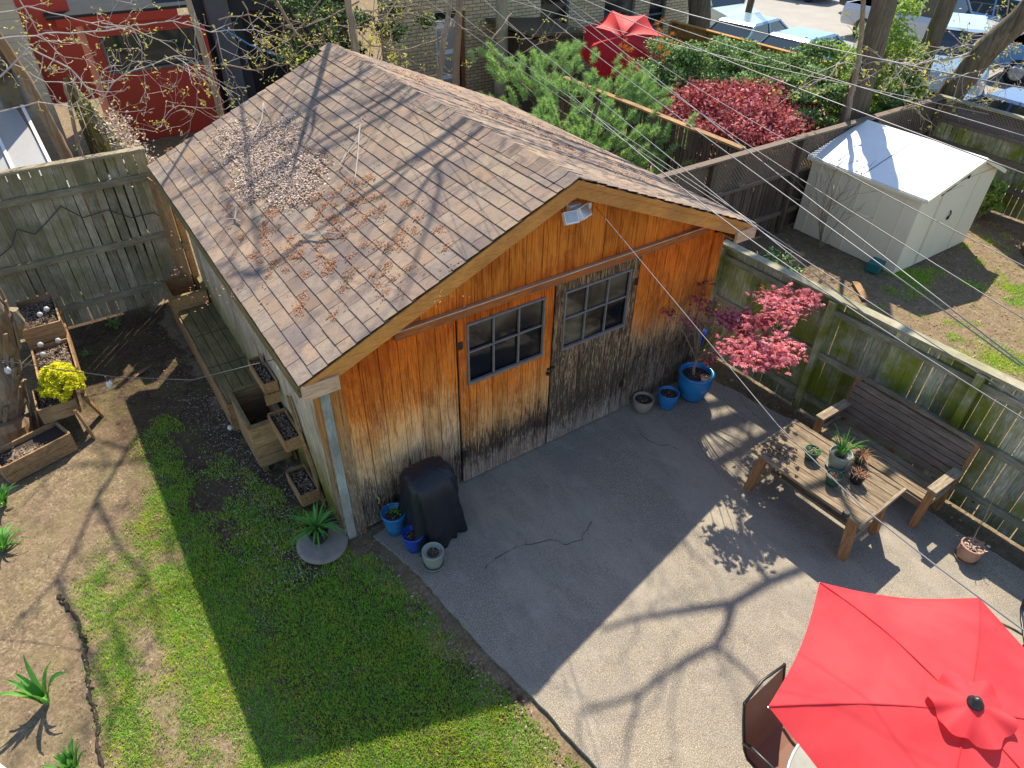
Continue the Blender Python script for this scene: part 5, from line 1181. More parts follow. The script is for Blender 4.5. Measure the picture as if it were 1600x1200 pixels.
def back_branches():
    o = E('bare_tree', 'bare twiggy branches with yellow buds reaching over the back of the garage', 'tree', (6.2, 8.6, 0)); mb = MB(); tips = []; rg = random.Random(31)
    mb.tube([(6.4, 8.6, 0), (6.5, 8.6, 2.2), (6.6, 8.5, 3.6), (6.7, 8.4, 5)], [.09, .08, .07, .06], 8)
    lines = [([(720, 0), (700, 55), (650, 75), (615, 80), (580, 70), (560, 50)], 8.3, .02), ([(640, 5), (612, 50), (605, 70), (640, 95), (680, 125)], 8.0, .014), ([(800, 20), (770, 60), (740, 50), (700, 40), (640, 20), (590, 25)], 8.3, .02),
             ([(560, 130), (590, 100), (600, 75), (596, 50)], 8.2, .01), ([(860, 20), (830, 60), (790, 60), (760, 80), (745, 95)], 8.6, .014), ([(800, 90), (840, 70), (870, 60), (900, 30)], 8.4, .010),
             ([(345, 100), (400, 110), (440, 100), (470, 80), (500, 60)], 8.0, .014), ([(400, 70), (420, 95), (470, 105), (520, 90)], 8.2, .012), ([(380, 0), (400, 60), (440, 80), (450, 95)], 8.4, .014), ([(560, 0), (520, 25), (480, 40), (450, 30), (420, 20)], 8.3, .016), ([(340, 30), (390, 20), (430, 45), (470, 35)], 8.2, .012), ([(500, 0), (480, 30), (455, 60), (420, 80)], 8.6, .014), ([(620, 0), (600, 30), (560, 45), (530, 40)], 8.4, .016), ([(660, 0), (655, 40), (670, 80), (700, 110)], 8.2, .012),
             ([(430, 0), (455, 40), (470, 60), (490, 75)], 8.1, .03), ([(520, 0), (515, 40), (518, 65)], 8.3, .012), ([(560, 20), (600, 12), (650, 8), (700, 20)], 8.5, .016)]
    for px, y, r in lines:
        P = [aty(X, Y, y+rg.uniform(-.15, .15)) for X, Y in px]; Q = []
        for a, b in zip(P, P[1:]):
            m = max(2, int((b-a).length/.14))
            for k in range(m): Q.append(a.lerp(b, k/m)+Vector((rg.gauss(0, .012), rg.gauss(0, .012), rg.gauss(0, .012))))
        Q.append(P[-1]); n = len(Q); mb.tube(Q, [r*(1-.6*i/n) for i in range(n)], 5, cap=False)
        for i in range(2, n, 2):
            d = (Q[i]-Q[i-1]).normalized(); k = Vector((rg.gauss(0, 1), rg.gauss(0, .6), rg.gauss(-.1, 1))).cross(d).normalized(); grow(mb, Q[i], d*.8+k, rg.uniform(.2, .65), r*.4, 2 if rg.random() < .4 else 1, tips, rg, .3, .0, 3, 4, .003)
    def over(X, Y, t):
        d = _ray(X, Y); nn = np.array((-math.sin(ANG), 0, math.cos(ANG))); p0 = np.array((-OE, 0, HE)); k = ((p0-CAM)@nn)/(d@nn); return Vector(CAM+k*d)+Vector((.545, .637, 1))*t
    A = [Vector((6.7, 8.4, 5.0)), over(530, 20, 3.6), over(510, 85, 3.5), over(498, 130, 3.4), over(480, 185, 3.4), over(462, 250, 3.4), over(450, 300, 3.3)]
    mb.tube(A, [.065, .06, .05, .045, .04, .022, .01], 7, cap=False); mb.tube([A[4], over(492, 170, 3.5), over(488, 205, 3.6), over(470, 240, 3.6)], [.03, .026, .02, .01], 6, cap=False)
    mb.tube([A[1], over(490, 90, 3.9), over(455, 150, 4.0), over(430, 200, 4.1)], [.03, .016, .012, .008], 5, cap=False)
    for q in A[2:]: grow(mb, q, (rg.gauss(0, 1), rg.gauss(0, 1), .6), rg.uniform(.6, 1.1), .014, 2, tips, rg, .25, .0, 3, 4, .005)
    mb.build('branches', 'twig_br', o)
    P = np.array([tuple(t) for t in tips]); P = P[nr.randint(len(P), size=len(P)*4)]+nr.normal(0, .03, (len(P)*4, 3)); m = nr.rand(len(P)) < .5; fastmesh('buds', leaf_cloud(P[m], .028, .3), 4, 'bud', o)
back_branches()

def pine():
    o = E('pine_shrub', 'bushy light green pine between the garage and dark fence', 'pine', (7.3, 5.2, 0)); rg = random.Random(12); mb = MB(); tuft = []; dry = []
    mb.tube([(7.2, 5.3, 0), (7.25, 5.3, .8), (7.4, 5.2, 1.6), (7.5, 5.1, 2.2)], [.08, .07, .05, .03], 7)
    cl = [(800, 110, 7.9), (780, 90, 8.1), (830, 90, 7.7), (860, 130, 7.0), (800, 150, 7.1), (890, 95, 7.4), (880, 160, 6.3), (920, 130, 6.5), (840, 185, 6.0), (900, 200, 5.4), (950, 165, 5.6), (930, 220, 5.0), (985, 205, 5.0), (1020, 200, 4.5), (1065, 205, 4.2), (1010, 235, 4.3), (1020, 130, 5.9), (1035, 110, 6.2), (1045, 125, 5.9), (1000, 150, 5.8), (965, 235, 4.8), (885, 75, 7.8), (1005, 170, 5.3), (860, 200, 5.8), (830, 130, 7.0), (940, 185, 5.4), (1020, 255, 4.2), (1100, 65+40, 6.2)]
    for X, Y, y in cl[:-1]:
        p = aty(X, Y, y); p.x = min(max(p.x, 6.0), 9.3); base = Vector((7.4+rg.uniform(-.3, .3), p.y*.6+5.2*.4, max(.5, p.z-.5)))
        mb.tube([base, base.lerp(p, .6)+Vector((0, 0, -.08)), p], [.03, .02, .008], 5, cap=False)
        for k in range(15):
            q = p+Vector((rg.gauss(0, .26), rg.gauss(0, .26), rg.gauss(0, .14))); d = (q-base).normalized()+Vector((rg.gauss(0, .3), rg.gauss(0, .3), .35)); d.normalize()
            mb.tube([q-d*.22, q], [.006, .004], 4, cap=False)
            for s in range(5): tuft.append((q-d*(.045*s), d))
    for X, Y in ((975, 78), (985, 92), (995, 108), (1028, 45), (1033, 70), (1040, 90), (1052, 60)):
        p = aty(X, Y, 6.0); p2 = p+Vector((.1, 0, -.3)); mb.tube([p2, p], [.008, .004], 4)
        for k in range(4): dry.append((p+Vector((rg.gauss(0, .05), rg.gauss(0, .05), rg.gauss(0, .07))), Vector((rg.gauss(0, .3), rg.gauss(0, .3), 1)).normalized()))
    def needles(T, n, L):
        P = np.array([tuple(t[0]) for t in T]); D = np.array([tuple(t[1]) for t in T]); P = np.repeat(P, n, 0); D = np.repeat(D, n, 0); k = len(P)
        v = D*.65+nr.normal(0, .55, (k, 3)); v /= np.linalg.norm(v, axis=1, keepdims=True); ln = nr.uniform(.6, 1.1, (k, 1))*L; w = np.cross(v, nr.normal(size=(k, 3))); w /= np.linalg.norm(w, axis=1, keepdims=True); w *= .0045
        return np.stack([P-w, P+w, P+v*ln], 1)
    mb.build('trunk', 'bark', o); fastmesh('needles', needles(tuft, 42, .125), 3, 'pine', o); fastmesh('dry_needles', needles(dry, 40, .09), 3, 'pine_dry', o)
pine()
def shrub(name, label, cat, c, rad, n, size, mat, clumps=22, seed=0, branch='twig_br', flat=.5, group=None, zmin=.1):
    rg = random.Random(seed); o = E(name, label, cat, (c[0], c[1], 0), group=group); C = []; mb = MB()
    while len(C) < clumps:
        d = Vector((rg.gauss(0, 1), rg.gauss(0, 1), rg.gauss(0, 1))).normalized()*rg.uniform(.45, .98); q = (c[0]+d.x*rad[0], c[1]+d.y*rad[1], c[2]+d.z*rad[2])
        if q[2] > zmin: C.append(q)
    for q in C: mb.tube([(c[0], c[1], .0), (c[0]*.6+q[0]*.4, c[1]*.6+q[1]*.4, q[2]*.5), q], [.02, .012, .005], 4, cap=False)
    mb.build('stems', branch, o); cr = min(rad[0], rad[1])*.33
    P = clump_pts(C, (cr, cr, min(cr*.6, rad[2]*.7)), n, shell=.1)+nr.normal(0, cr*.22, (n, 3))*np.array((1, 1, .5)); P = P[P[:, 2] > zmin]; fastmesh('foliage', leaf_cloud(P, size, flat), 4, mat, o); return o
shrub('red_maple', 'spreading crimson maple bush in front of the green shrubs', 'maple', (10.6, 4.5, 1.55), (1.7, 1.3, .36), 12500, .05, 'maple2', 52, 1, flat=.15)
shrub('red_maple', 'smaller crimson maple bush low behind the lattice fence', 'maple', (10.4, 3.25, 1.25), (1.3, .5, .35), 7500, .036, 'maple2', 18, 2, flat=1)
for i, (c, rad, lab) in enumerate((((11.9, 7.4, 1.3), (1.0, 1.0, 1.05), 'round green shrub beside the thick trunk and black grill'), ((12.7, 6.2, 1.45), (1.1, 1.0, 1.1), 'tall green shrub directly behind the crimson maple'),
        ((13.2, 4.9, 1.4), (1.1, .95, 1.1), 'green shrub right of the crimson maple with pale leaf tips'), ((12.2, 3.9, 1.3), (.95, .7, 1.0), 'green shrub between crimson maple and tall grey-brown trunk'), ((13.7, 7.6, 1.2), (.9, 1.1, .95), 'green shrub in front of the cedar fence middle'), ((13.5, 9.4, .8), (.7, 1.0, .7), 'small green shrub at the far end of the cedar fence'))):
    shrub('green_shrub', lab, 'shrub', c, rad, 12500, .045, 'hedge', 30, 40+i, group='green shrubs behind the maple')
shrub('dark_yew', 'dark evergreen bush against the end of the cedar fence', 'shrub', (15.7, 5.0, 1.2), (.9, 1.1, 1.1), 8000, .05, 'yew', 22, 51)
shrub('green_shrub', 'low dark shrub in shade at the foot of the tall trunk', 'shrub', (13.5, 3.3, .9), (.6, .5, .9), 5000, .045, 'hedge', 16, 52)
shrub('leafy_shrub', 'tall airy shrub of pale young leaves behind the tall trunk', 'shrub', (14.1, 3.8, 2.0), (1.0, 1.1, 1.5), 13000, .045, 'spring', 46, 53, zmin=.4)
shrub('leafy_shrub', 'lower leafy shrub at the corner of the lattice fence', 'shrub', (13.7, 2.95, 1.2), (.9, .4, 1.1), 9000, .048, 'hedge', 26, 54)
shrub('leafy_shrub', 'light green shrub by the right edge beside the white shed', 'shrub', (13.9, .55, .45), (.35, .4, .45), 1500, .05, 'spring', 9, 55)
shrub('small_shrub', 'tiny dark-leaved weed clump in soil left of the shed', 'shrub', (8.6, 1.2, .15), (.5, .7, .2), 700, .035, 'hedge', 10, 56, zmin=.02)
def twig_bush():
    o = E('bare_shrub', 'bare tan twiggy shrub in front of the shed wall', 'shrub', (10.05, 1.5, 0)); mb = MB(); tips = []; rg = random.Random(3)
    for k in range(7): grow(mb, (10.05, 1.45, 0), (rg.uniform(-.25, .15), rg.uniform(-.3, .5), 1), rg.uniform(.9, 1.3), .012, 2, tips, rg, .12, .12, 4, 5, .004)
    mb.build('branches', 'bark_pale', o)
twig_bush()
shrub('flowering_shrub', 'dark shrub with yellow and red tips behind the roof peak', 'shrub', (4.9, 10.2, 2.3), (1.9, .9, 1.6), 6500, .05, 'yew', 34, 61)
fastmesh('blossom', leaf_cloud(clump_pts([(4.0, 9.0, 2.5), (4.9, 9.0, 2.7), (5.4, 9.1, 2.3), (3.4, 9.2, 2.4), (5.0, 8.9, 2.0)], (.35, .2, .3), 260, shell=.1), .045, .3), 4, 'bud', [x for x in COL.objects if x.name.startswith('flowering_shrub')][0])
# ivy on the old fence
P = np.column_stack([nr.normal(-.1, .12, 1800), nr.uniform(6.7, 9.8, 1800), 1.75+nr.normal(0, .14, 1800)]); 
o = E('ivy', 'dry ivy tangle draped over the old mossy fence top', 'ivy', (-.15, 8, 1.7)); fastmesh('foliage', leaf_cloud(P, .03, .2), 4, 'drift', o)

# ================================================================== HOUSES BEHIND
def brick_house():
    o = E('brick_house', 'yellow brick house with a pale back door behind the garage', 'house', (12, 12.2, 0)); y = 12.2
    ops = [(8.0, 8.9, 0.0, 2.35, 'door'), (11.3, 12.3, 1.0, 2.6, 'window'), (13.6, 14.8, .2, 2.3, 'window'), (15.4, 16.1, .6, 2.6, 'window')]
    xs = sorted({6.6, 17.1, *[v for q in ops for v in q[:2]]}); mb = MB()
    for a, b in zip(xs, xs[1:]):
        op = [q for q in ops if q[0] <= a and b <= q[1]]
        if not op: mb.box(((a+b)/2, y+.15, 2.6), (b-a, .3, 5.2))
        else:
            q = op[0]
            if q[2] > 0: mb.box(((a+b)/2, y+.15, q[2]/2), (b-a, .3, q[2]))
            mb.box(((a+b)/2, y+.15, (q[3]+5.2)/2), (b-a, .3, 5.2-q[3]))
    mb.box((17.0, y+3.3, 2.6), (.3, 6, 5.2)); mb.build('wall', 'brick', o)
    for (a, b, z0, z1, kd) in ops:
        if kd == 'door':
            mb = MB(); mb.box(((a+b)/2-.05, y+.18, 1.1), (.72, .05, 2.1)); d = mb.build('door', 'white', o)
            mb = MB()
            for k in range(3): mb.box(((a+b)/2-.05, y+.15, .45+.62*k), (.56, .02, .5))
            mb.build('panel', 'metal_lt', d); mb = MB(); mb.box(((a+b)/2, y+.28, 1.17), (b-a, .02, 2.34)); mb.build('doorway', 'deck_dark', o)
            mb = MB(); mb.box((b-.06, y+.12, 1.15), (.08, .06, 2.3)); mb.build('door_frame', 'trim_red', o)
        else:
            mb = MB(); f = .05
            mb.box((a+f/2, y+.1, (z0+z1)/2), (f, .08, z1-z0)); mb.box((b-f/2, y+.1, (z0+z1)/2), (f, .08, z1-z0)); mb.box(((a+b)/2, y+.1, z0+f/2), (b-a-2*f, .08, f)); mb.box(((a+b)/2, y+.1, z1-f/2), (b-a-2*f, .08, f)); mb.box(((a+b)/2, y+.11, (z0+z1)/2), (b-a-2*f, .05, f)); w = mb.build('window', 'grey_paint', o)
            mb = MB(); mb.box(((a+b)/2, y+.13, (z0+z1)/2), (b-a-2*f, .01, z1-z0-2*f)); mb.build('pane', 'glass', w)
    mb = MB(); mb.box((12, y+3.2, 5.4), (11, 6.8, .3)); mb.build('roof', 'roof_dk', o)
    # left porch part, dark
    p = E('back_porch', 'dark shaded porch wall between the red shed and brick house', 'porch', (4.8, 14.5, 0))
    mb = MB(); mb.box((4.8, 15.0, 2.4), (3.9, .2, 4.8)); mb.build('wall', 'porch_dk', p)
    mb = MB(); mb.box((4.4, 14.86, 1.2), (.9, .04, 2.2)); mb.build('door', 'deck_dark', p)
    mb = MB(); mb.box((3.35, 14.7, 1.5), (.5, .3, 3.0)); mb.build('pillar', 'grey_paint', p)
    mb = MB(); [mb.box((x, 14.2, 1.6), (.1, .1, 3.2)) for x in (5.2, 6.3)]; mb.build('post', 'brown_wood', p)
    mb = MB(); mb.box((4.8, 14.3, 3.3), (3.9, 1.4, .15)); mb.build('canopy', 'roof_dk', p)
brick_house()
def red_shed():
    o = E('red_shed', 'red-painted shed with a dark glazed strip window behind the left fence', 'shed', (1.5, 13.9, 0)); y = 13.8
    mb = MB(); a, b = .3, 2.78
    for x0, x1, z0, z1 in ((a, b, 0, 1.55), (a, .55, 1.55, 2.55), (2.62, b, 1.55, 2.3), (.55, 2.62, 2.3, 2.55)): mb.box(((x0+x1)/2, y+.05, (z0+z1)/2), (x1-x0, .1, z1-z0))
    mb.box((a+.05, y+1.2, 1.25), (.1, 2.3, 2.5)); mb.box((b-.05, y+1.2, 1.0), (.1, 2.3, 2.0)); w = mb.build('wall', 'red_paint', o)
    mb = MB(); mb.box((1.585, y+.06, 1.92), (2.07, .02, .74)); g = mb.build('window', 'car_glass', o)
    mb = MB(); mb.box((1.585, y, 1.56), (2.1, .08, .05)); mb.box((.56, y, 1.92), (.05, .08, .7)); mb.box((2.6, y, 1.92), (.05, .08, .7)); mb.build('window_frame', 'grey_paint', g)
    mb = MB(); mb.box((1.0, y-.35, 2.72), (2.4, .06, .22), rx=.15); mb.build('fascia', 'red_paint', o)
    mb = MB(); mb.box((1.1, y+.7, 2.92), (2.9, 2.2, .06), rx=R_(6)); mb.build('roof', 'roof_dk', o)
    mb = MB(); mb.box((-.4, y-.02, 2.2), (1.1, .12, 2.2)); mb.build('side_panel', 'red_paint', o)
red_shed()
def beige_house():
    o = E('beige_house', 'beige clapboard house corner behind the tall shaded fence', 'house', (-2, 10, 0))
    mb = MB(); mb.box((-2.4, 10.1, 2.5), (3.0, .2, 5)); mb.box((-.98, 12.0, 2.5), (.2, 3.8, 5)); mb.build('wall', 'clap', o)
    for x0, x1, z0, z1 in ((-1.62, -1.25, 2.1, 3.2),):
        mb = MB(); mb.box(((x0+x1)/2, 9.97, (z0+z1)/2), (x1-x0, .06, z1-z0)); w = mb.build('window', 'grey_paint', o); mb = MB(); mb.box(((x0+x1)/2, 9.93, (z0+z1)/2), (x1-x0-.08, .02, z1-z0-.08)); mb.build('pane', 'glass', w)
    p = E('glass_porch', 'low grey glazed porch in front of the beige house', 'porch', (-1.8, 8.9, 0))
    mb = MB(); mb.add([(-3.6, 8.3, 1.5), (-1.25, 8.3, 1.5), (-1.45, 9.95, 2.15), (-3.6, 9.95, 2.15)], [(0, 1, 2, 3)]); mb.build('glass_roof', 'metal_lt', p)
    mb = MB(); [mb.bar((x, 8.28, 1.52), (x-.08, 9.95, 2.17), .05, .03) for x in (-3, -2.4, -1.8, -1.27)]; mb.build('glazing_bar', 'white', p)
    mb = MB(); mb.box((-2.4, 8.33, .75), (2.3, .06, 1.5)); mb.build('wall', 'grey_paint', p)
beige_house()
o = E('storage_bin', 'black bin with a pale grey lid behind the left fence', 'bin', (-1.0, 8.0, 0))
mb = MB(); mb.box((-.75, 8.2, .62), (.9, .5, 1.24)); mb.build('bin_body', 'pot_black', o); mb = MB(); mb.box((-.95, 8.2, 1.27), (.5, .54, .06)); mb.build('lid', 'metal_lt', o); mb = MB(); mb.box((-.5, 8.2, 1.26), (.36, .54, .05)); mb.build('lid', 'grey_paint', o)
# deck with metal chairs behind the garage
o = E('back_deck', 'grey board deck behind the garage beside the red shed', 'deck', (4.2, 12.6, 0))
mb = MB(); [mb.box((2.98+.15*k, 12.2, .12), (.14, 4.4, .04)) for k in range(22)]; mb.build('deck_boards', 'deckgrey', o)
mb = MB(); mb.box((4.6, 12.2, .05), (3.1, 4.2, .08)); mb.build('deck_frame', 'deck_dark', o)
def metal_chair(c, lab):
    o = E('metal_chair', lab, 'chair', c); x, y, z = c; mb = MB()
    mb.tube([(x-.22, y-.22, z), (x-.22, y-.22, z+.42), (x-.22, y+.2, z+.44), (x-.22, y+.28, z+.85), (x+.22, y+.28, z+.85), (x+.22, y+.2, z+.44), (x+.22, y-.22, z+.42), (x+.22, y-.22, z)], .014, 6); mb.build('frame', 'metal_lt', o, smooth=True)
    mb = MB(); mb.box((x, y, z+.43), (.42, .42, .03)); mb.build('seat', 'pot_black', o)
metal_chair((4.9, 11.2, .14), 'pale tube-framed chair nearest the roof edge on the deck'); metal_chair((5.35, 11.9, .14), 'pale tube-framed chair further back on the deck')
mb = MB(); mb.tube([aty(345, 43, 11.5), aty(390, 70, 11.4), aty(440, 90, 11.2), aty(480, 90, 11.0)], .02, 6); tag(mb.build('blue_rope', 'cushion', loc=(3.5, 11.5, 2)), 'blue rope slung above the deck beside the red shed', 'rope')
def lean_to():
    o = E('lean_to', 'low brown wooden lean-to against the brick house', 'lean-to', (10.0, 11.0, 0))
    mb = MB(); mb.box((10.55, 10.4, .95), (1.6, .08, 1.9)); mb.box((9.78, 11.2, .95), (.08, 1.7, 1.9)); mb.box((11.34, 11.2, .85), (.08, 1.7, 1.7)); mb.build('wall', 'brown_wood', o)
    mb = MB(); mb.box((10.5, 11.2, 1.98), (2.0, 2.1, .07), ry=R_(5)); mb.build('roof', 'brown_wood', o)
lean_to()
o = E('garden_table', 'dark wooden table half hidden beside the pine and garage roof', 'table', (8.0, 9.6, 0)); mb = MB(); [mb.box((8.1, 9.2+.16*k, .8), (1.0, .15, .03)) for k in range(7)]; mb.build('table_top', 'brown_wood', o)
for x, y in ((7.7, 9.25), (8.5, 9.25), (7.7, 10.1), (8.5, 10.1)): mb = MB(); mb.box((x, y, .39), (.08, .08, .78)); mb.build('leg', 'brown_wood', o)
def red_parasol():
    o = E('tilted_umbrella', 'crimson umbrella tilted toward us beside the brick house', 'umbrella', (11.6, 9.5, 0)); C = Vector((11.75, 9.3, 1.75)); ax = Vector((-.52, -.55, .65)).normalized()
    u = ax.cross(Vector((0, 0, 1))).normalized(); v = ax.cross(u); mb = MB(); Rr = 1.1; K = 8; rows = []
    rim = [C+u*math.cos(2*math.pi*k/K+.3)*Rr*1.02+v*math.sin(2*math.pi*k/K+.3)*Rr*.85 for k in range(K)]; ap = C+ax*.42
    for i in range(K):
        a, b = rim[i], rim[(i+1) % K]; n = 6; g = []
        for s in range(n+1):
            for t in range(n+1):
                f = s/n; p = ap.lerp(a, f).lerp(ap.lerp(b, f), t/n); g.append(p+ax*(.12*math.sin(math.pi*f))-ax*(.10*math.sin(math.pi*t/n)*f)+(ap-p)*(.06*math.sin(math.pi*t/n)*f))
        mb.add(g, [(s*(n+1)+t, s*(n+1)+t+1, (s+1)*(n+1)+t+1, (s+1)*(n+1)+t) for s in range(n) for t in range(n)])
    mb.build('canopy', 'red_cloth', o, smooth=True)
    mb = MB(); mb.tube([ap+ax*.05, C-ax*.3, (11.9, 9.6, 1.2), (11.95, 9.65, 0)], .02, 8); mb.build('pole', 'metal_dk', o)
red_parasol()
o = E('covered_grill', 'black covered barbecue by the brick house window', 'barbecue', (15.3, 10.9, 0)); mb = MB(); mb.loft([[(15.2+sx*w, 10.9+sy*d, z) for sx, sy in ((-1, -1), (1, -1), (1, 1), (-1, 1))] for w, d, z in ((.5, .35, 0), (.5, .35, .7), (.38, .33, .95), (.2, .2, 1.1))]); mb.build('cover', 'cover', o)
o = E('raised_planter', 'black raised planter with white rim beside the thick trunk', 'planter', (15.9, 9.6, 0))
mb = MB(); mb.box((14.3, 10.4, .75), (.06, 1.4, .6)); mb.box((13.8, 11.1, .75), (1.0, .06, .6)); mb.box((13.8, 9.7, .75), (1.0, .06, .6)); mb.box((14.3, 9.9, .2), (.08, .08, .45)); mb.build('side_panel', 'pot_black', o); mb = MB(); mb.box((14.3, 10.4, 1.07), (.10, 1.5, .04)); mb.box((13.8, 9.68, 1.07), (.9, .10, .04)); mb.build('rim', 'white', o)

# ================================================================== VEHICLES
def paint(name, col): return simple('car_paint_'+name, col, .22, .05, 1, 0, .7, .2)
def wheel_parts(o, x, y, r=.33, w=.2):
    s = 1 if y > 0 else -1; mb = MB(); n = 20; vs = []
    pr = [(r*.6, -w/2), (r*.96, -w/2), (r, -w/3), (r, w/3), (r*.96, w/2), (r*.6, w/2)]
    for rr, t in pr:
        for k in range(n): a = 2*math.pi*k/n; vs.append((x+rr*math.cos(a), y+t, r+rr*math.sin(a)))
    mb.add(vs, [(i*n+k, i*n+(k+1) % n, (i+1)*n+(k+1) % n, (i+1)*n+k) for i in range(5) for k in range(n)]); wh = mb.build('wheel', 'pot_black', o, world=False, smooth=True)
    mb = MB(); ring = [(x+r*.62*math.cos(2*math.pi*k/n), y+s*(w/2-.03), r+r*.62*math.sin(2*math.pi*k/n)) for k in range(n)]; mb.add(ring, [tuple(range(n))])
    for k in range(5): a = 2*math.pi*k/5; mb.bar((x, y+s*(w/2-.01), r), (x+r*.58*math.cos(a), y+s*(w/2-.01), r+r*.58*math.sin(a)), .02, .06, up=(0, 1, 0))
    mb.build('rim', 'metal_lt', wh, world=False)
def car(label, cat, loc, rz, kind, mat, name='parked_car'):
    o = E(name, label, cat, loc, rz=rz, group='vehicles parked in the lot'); B = lambda mb, n, m, p=None, sm=False: mb.build(n, m, p or o, world=False, smooth=sm)
    T = {'sedan': dict(L=4.5, hw=.88, body=[(-1, .45, .78, .78), (-.95, .28, .98, .93), (-.6, .2, 1.02, 1), (0, .2, .98, 1), (.45, .2, .95, 1), (.85, .22, .82, .95), (.97, .3, .70, .82), (1, .4, .62, .7)], cab=(-1.75, -1.05, .45, 1.15, 1.0, 1.43)),
         'suv': dict(L=4.6, hw=.92, body=[(-1, .45, 1.0, .85), (-.97, .3, 1.08, .95), (-.6, .25, 1.1, 1), (0, .25, 1.08, 1), (.45, .25, 1.06, 1), (.88, .27, .98, .95), (.98, .33, .86, .85), (1, .42, .75, .75)], cab=(-2.2, -2.0, .5, 1.15, 1.06, 1.68)),
         'van': dict(L=5.2, hw=.97, body=[(-1, .4, 1.4, .93), (-.97, .3, 1.5, .98), (0, .28, 1.3, 1), (.5, .28, 1.2, 1), (.6, .28, 1.15, 1), (.9, .3, 1.0, .95), (.98, .35, .85, .85), (1, .45, .7, .78)], cab=(-2.58, -2.52, .75, 1.55, 1.25, 2.15)),
         'pickup': dict(L=5.4, hw=.97, body=[(-1, .55, 1.05, .92), (-.98, .42, 1.12, .98), (-.4, .4, 1.12, 1), (0, .35, 1.12, 1), (.5, .35, 1.12, 1), (.9, .38, 1.05, .96), (.98, .42, .9, .88), (1, .5, .8, .8)], cab=(-.55, -.35, .75, 1.25, 1.1, 1.82))}[kind]
    L, hw = T['L']/2, T['hw']; rings = []
    for s, z0, z1, w in T['body']:
        x = s*L; W_ = hw*w; rings.append([(x, -W_*.9, z0), (x, -W_, z0+.12), (x, -W_, z1-.16), (x, -W_*.9, z1), (x, W_*.9, z1), (x, W_, z1-.16), (x, W_, z0+.12), (x, W_*.9, z0)])
    mb = MB(); mb.loft(rings); body = B(mb, 'body', mat, sm=False)
    a0, a1, b1, b0, zb, zt = T['cab']; wb, wt = hw*.9, hw*.72
    mb = MB(); mb.loft([[(a0, -wb, zb-.08), (b0, -wb, zb-.08), (b0, wb, zb-.08), (a0, wb, zb-.08)], [(a1, -wt, zt-.03), (b1, -wt, zt-.03), (b1, wt, zt-.03), (a1, wt, zt-.03)]]); B(mb, 'windows', 'car_glass')
    mb = MB(); mb.loft([[(a1-.05, -wt-.02, zt-.035), (b1+.05, -wt-.02, zt-.035), (b1+.05, wt+.02, zt-.035), (a1-.05, wt+.02, zt-.035)], [(a1+.06, -wt*.93, zt+.02), (b1-.08, -wt*.93, zt+.02), (b1-.08, wt*.93, zt+.02), (a1+.06, wt*.93, zt+.02)]]); B(mb, 'roof', mat)
    mb = MB()
    for sg in (-1, 1):
        for (xa, xb) in ((a0, a1), (b0, b1), ((a0+b0)/2-.1, (a1+b1)/2-.1)): mb.bar((xa, sg*(wb+.005), zb-.05), (xb, sg*(wt+.008), zt-.03), .03, .06, up=(1, 0, 0))
        if kind == 'van': mb.box(((a0+.15)/2, sg*(wb+.01)*.93, (zb+zt)/2-.05), (-a0+.1, .1, zt-zb))
    B(mb, 'pillars', mat)
    if kind == 'pickup':
        mb = MB(); mb.box((-1.65, 0, 1.1), (1.9, hw*1.75, .04)); B(mb, 'cargo_bed', 'pot_black')
    for sx in (-1, 1):
        for sy in (-1, 1): wheel_parts(o, sx*L*.62, sy*(hw-.1), .38 if kind in ('suv', 'pickup') else .33)
        for sy in (-1, 1):
            z = [b for b in T['body'] if b[0] == (.97 if sx > 0 and kind == 'sedan' else .98) or b[0] < -.9][-1 if sx > 0 else 0]
            mb = MB(); mb.box((sx*(L-.05), sy*hw*.66, z[2]-.14), (.10, .3, .13)); B(mb, 'headlight' if sx > 0 else 'tail_light', 'bulb' if sx > 0 else 'red_cloth')
    mb = MB(); mb.box((b0-.35, -hw-.07, zb+.05), (.12, .14, .1)); mb.box((b0-.35, hw+.07, zb+.05), (.12, .14, .1)); B(mb, 'mirror', mat)
    return o
HD = R_(-90)
car('pale teal-white van parked nose right beyond the cedar fence', 'van', (20.9, 15.4, 0), HD, 'van', paint('pale_teal', (.42, .55, .57)), 'parked_van')
car('light blue-grey car whose roof shows over the cedar fence left part', 'car', (18.3, 10.9, 0), R_(190), 'sedan', paint('ice_blue', (.20, .31, .40)))
car('blue car half hidden behind the right end of the cedar fence', 'car', (18.1, 8.7, 0), R_(186), 'sedan', paint('sky_blue', (.14, .27, .38)))
car('silver pickup with red tail light partly behind the tall trunk', 'pickup truck', (26.5, 9.6, 0), R_(-88), 'pickup', paint('silver', (.50, .52, .55)), 'pickup_truck')
car('blue car showing between the young leaves and tall trunk', 'car', (29.0, 7.4, 0), R_(-95), 'suv', paint('blue', (.10, .22, .42)))
car('bright blue pickup with big black wheel at the right edge', 'pickup truck', (25.6, 3.6, 0), R_(-80), 'pickup', paint('bright_blue', (.14, .32, .55)), 'pickup_truck')
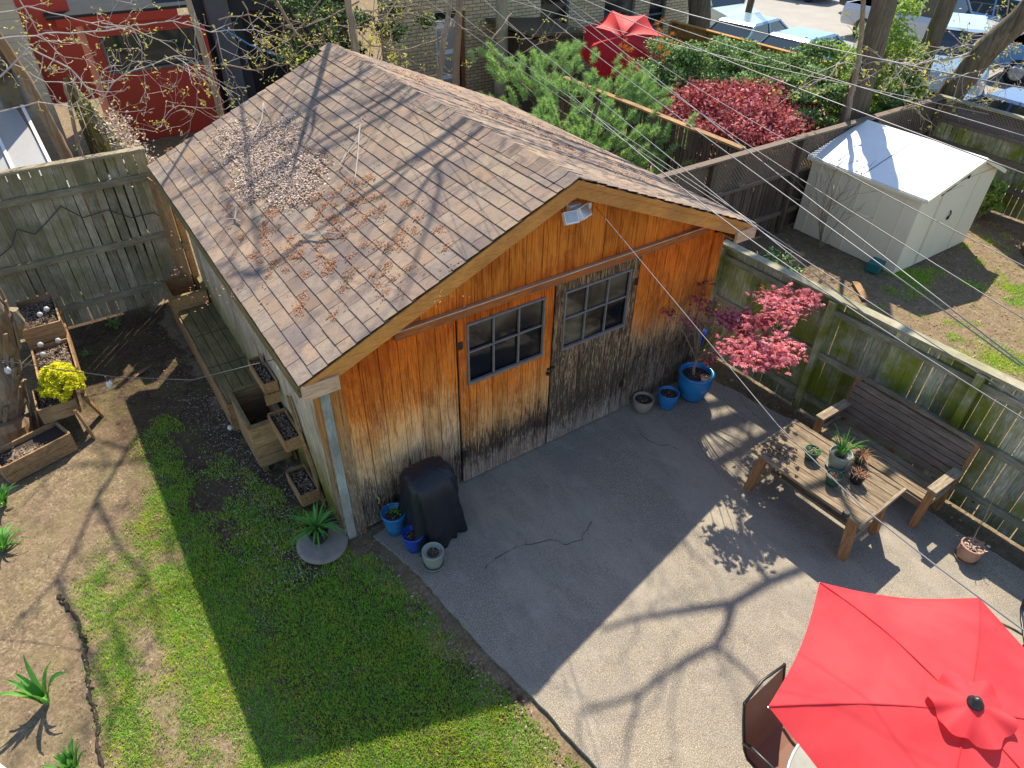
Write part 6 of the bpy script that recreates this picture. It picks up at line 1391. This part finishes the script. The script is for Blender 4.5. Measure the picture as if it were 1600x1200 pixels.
car('dark navy car parked just beyond the lattice fence', 'car', (17.6, 1.6, 0), R_(-92), 'sedan', paint('navy', (.05, .10, .22)))
car('silver-blue car seen beneath the leaning dark trunk', 'car', (22.4, 6.2, 0), R_(-150), 'suv', paint('steel_blue', (.24, .36, .48)))
car('grey car in the far row at the top edge of the lot', 'car', (30.5, 18.5, 0), R_(-80), 'sedan', paint('grey', (.25, .26, .28)))
car('black car in the far row beside the grey one', 'car', (30.5, 13.0, 0), R_(-80), 'sedan', paint('black', (.03, .03, .035)))
car('magenta car at the very top right of the parking lot', 'car', (31.5, 5.6, 0), R_(-80), 'sedan', paint('magenta', (.55, .08, .2)))

# ================================================================== WIRES
wires = [((800, 65), (1130, 308), 4.7), ((800, 80), (1500, 560), 4.5), ((805, 22), (1240, 395), 4.9), ((852, 0), (1475, 480), 5.0), ((896, 0), (1600, 567), 4.6), ((905, 8), (1400, 140), 5.0),
         ((965, 0), (1600, 265), 5.0), ((1007, 0), (1600, 205), 5.1), ((1100, 0), (1600, 128), 5.2), ((1150, 150), (1600, 408), 4.5), ((1060, 128), (1600, 492), 4.6), ((1180, 350), (1600, 645), 4.3)]
wires.sort(key=lambda w: w[1][1]+(1600-w[1][0])*(w[1][1]-w[0][1])/(w[1][0]-w[0][0]))
ORD = 'topmost second third fourth fifth sixth seventh eighth ninth tenth eleventh lowest'.split()
for i, (a, b, z) in enumerate(wires):
    A = Vector((a[0], a[1])); Bv = Vector((b[0], b[1])); d = (Bv-A).normalized(); A2 = A-d*40; B2 = Bv+d*150
    p, q = atz(A2.x, A2.y, z), atz(B2.x, B2.y, z-.15); far = p+(p-q)*.9
    mb = MB(); pts = [far.lerp(q, k/14)-Vector((0, 0, .10*math.sin(math.pi*k/14))) for k in range(15)]
    mb.tube(pts, .0024 if i % 3 else .0034, 5); tag(mb.build('power_line', 'wire', loc=pts[0], smooth=True), f'{ORD[i]} of the twelve thin overhead wires counted down the right edge', 'overhead wire', 'overhead wires above the yards')
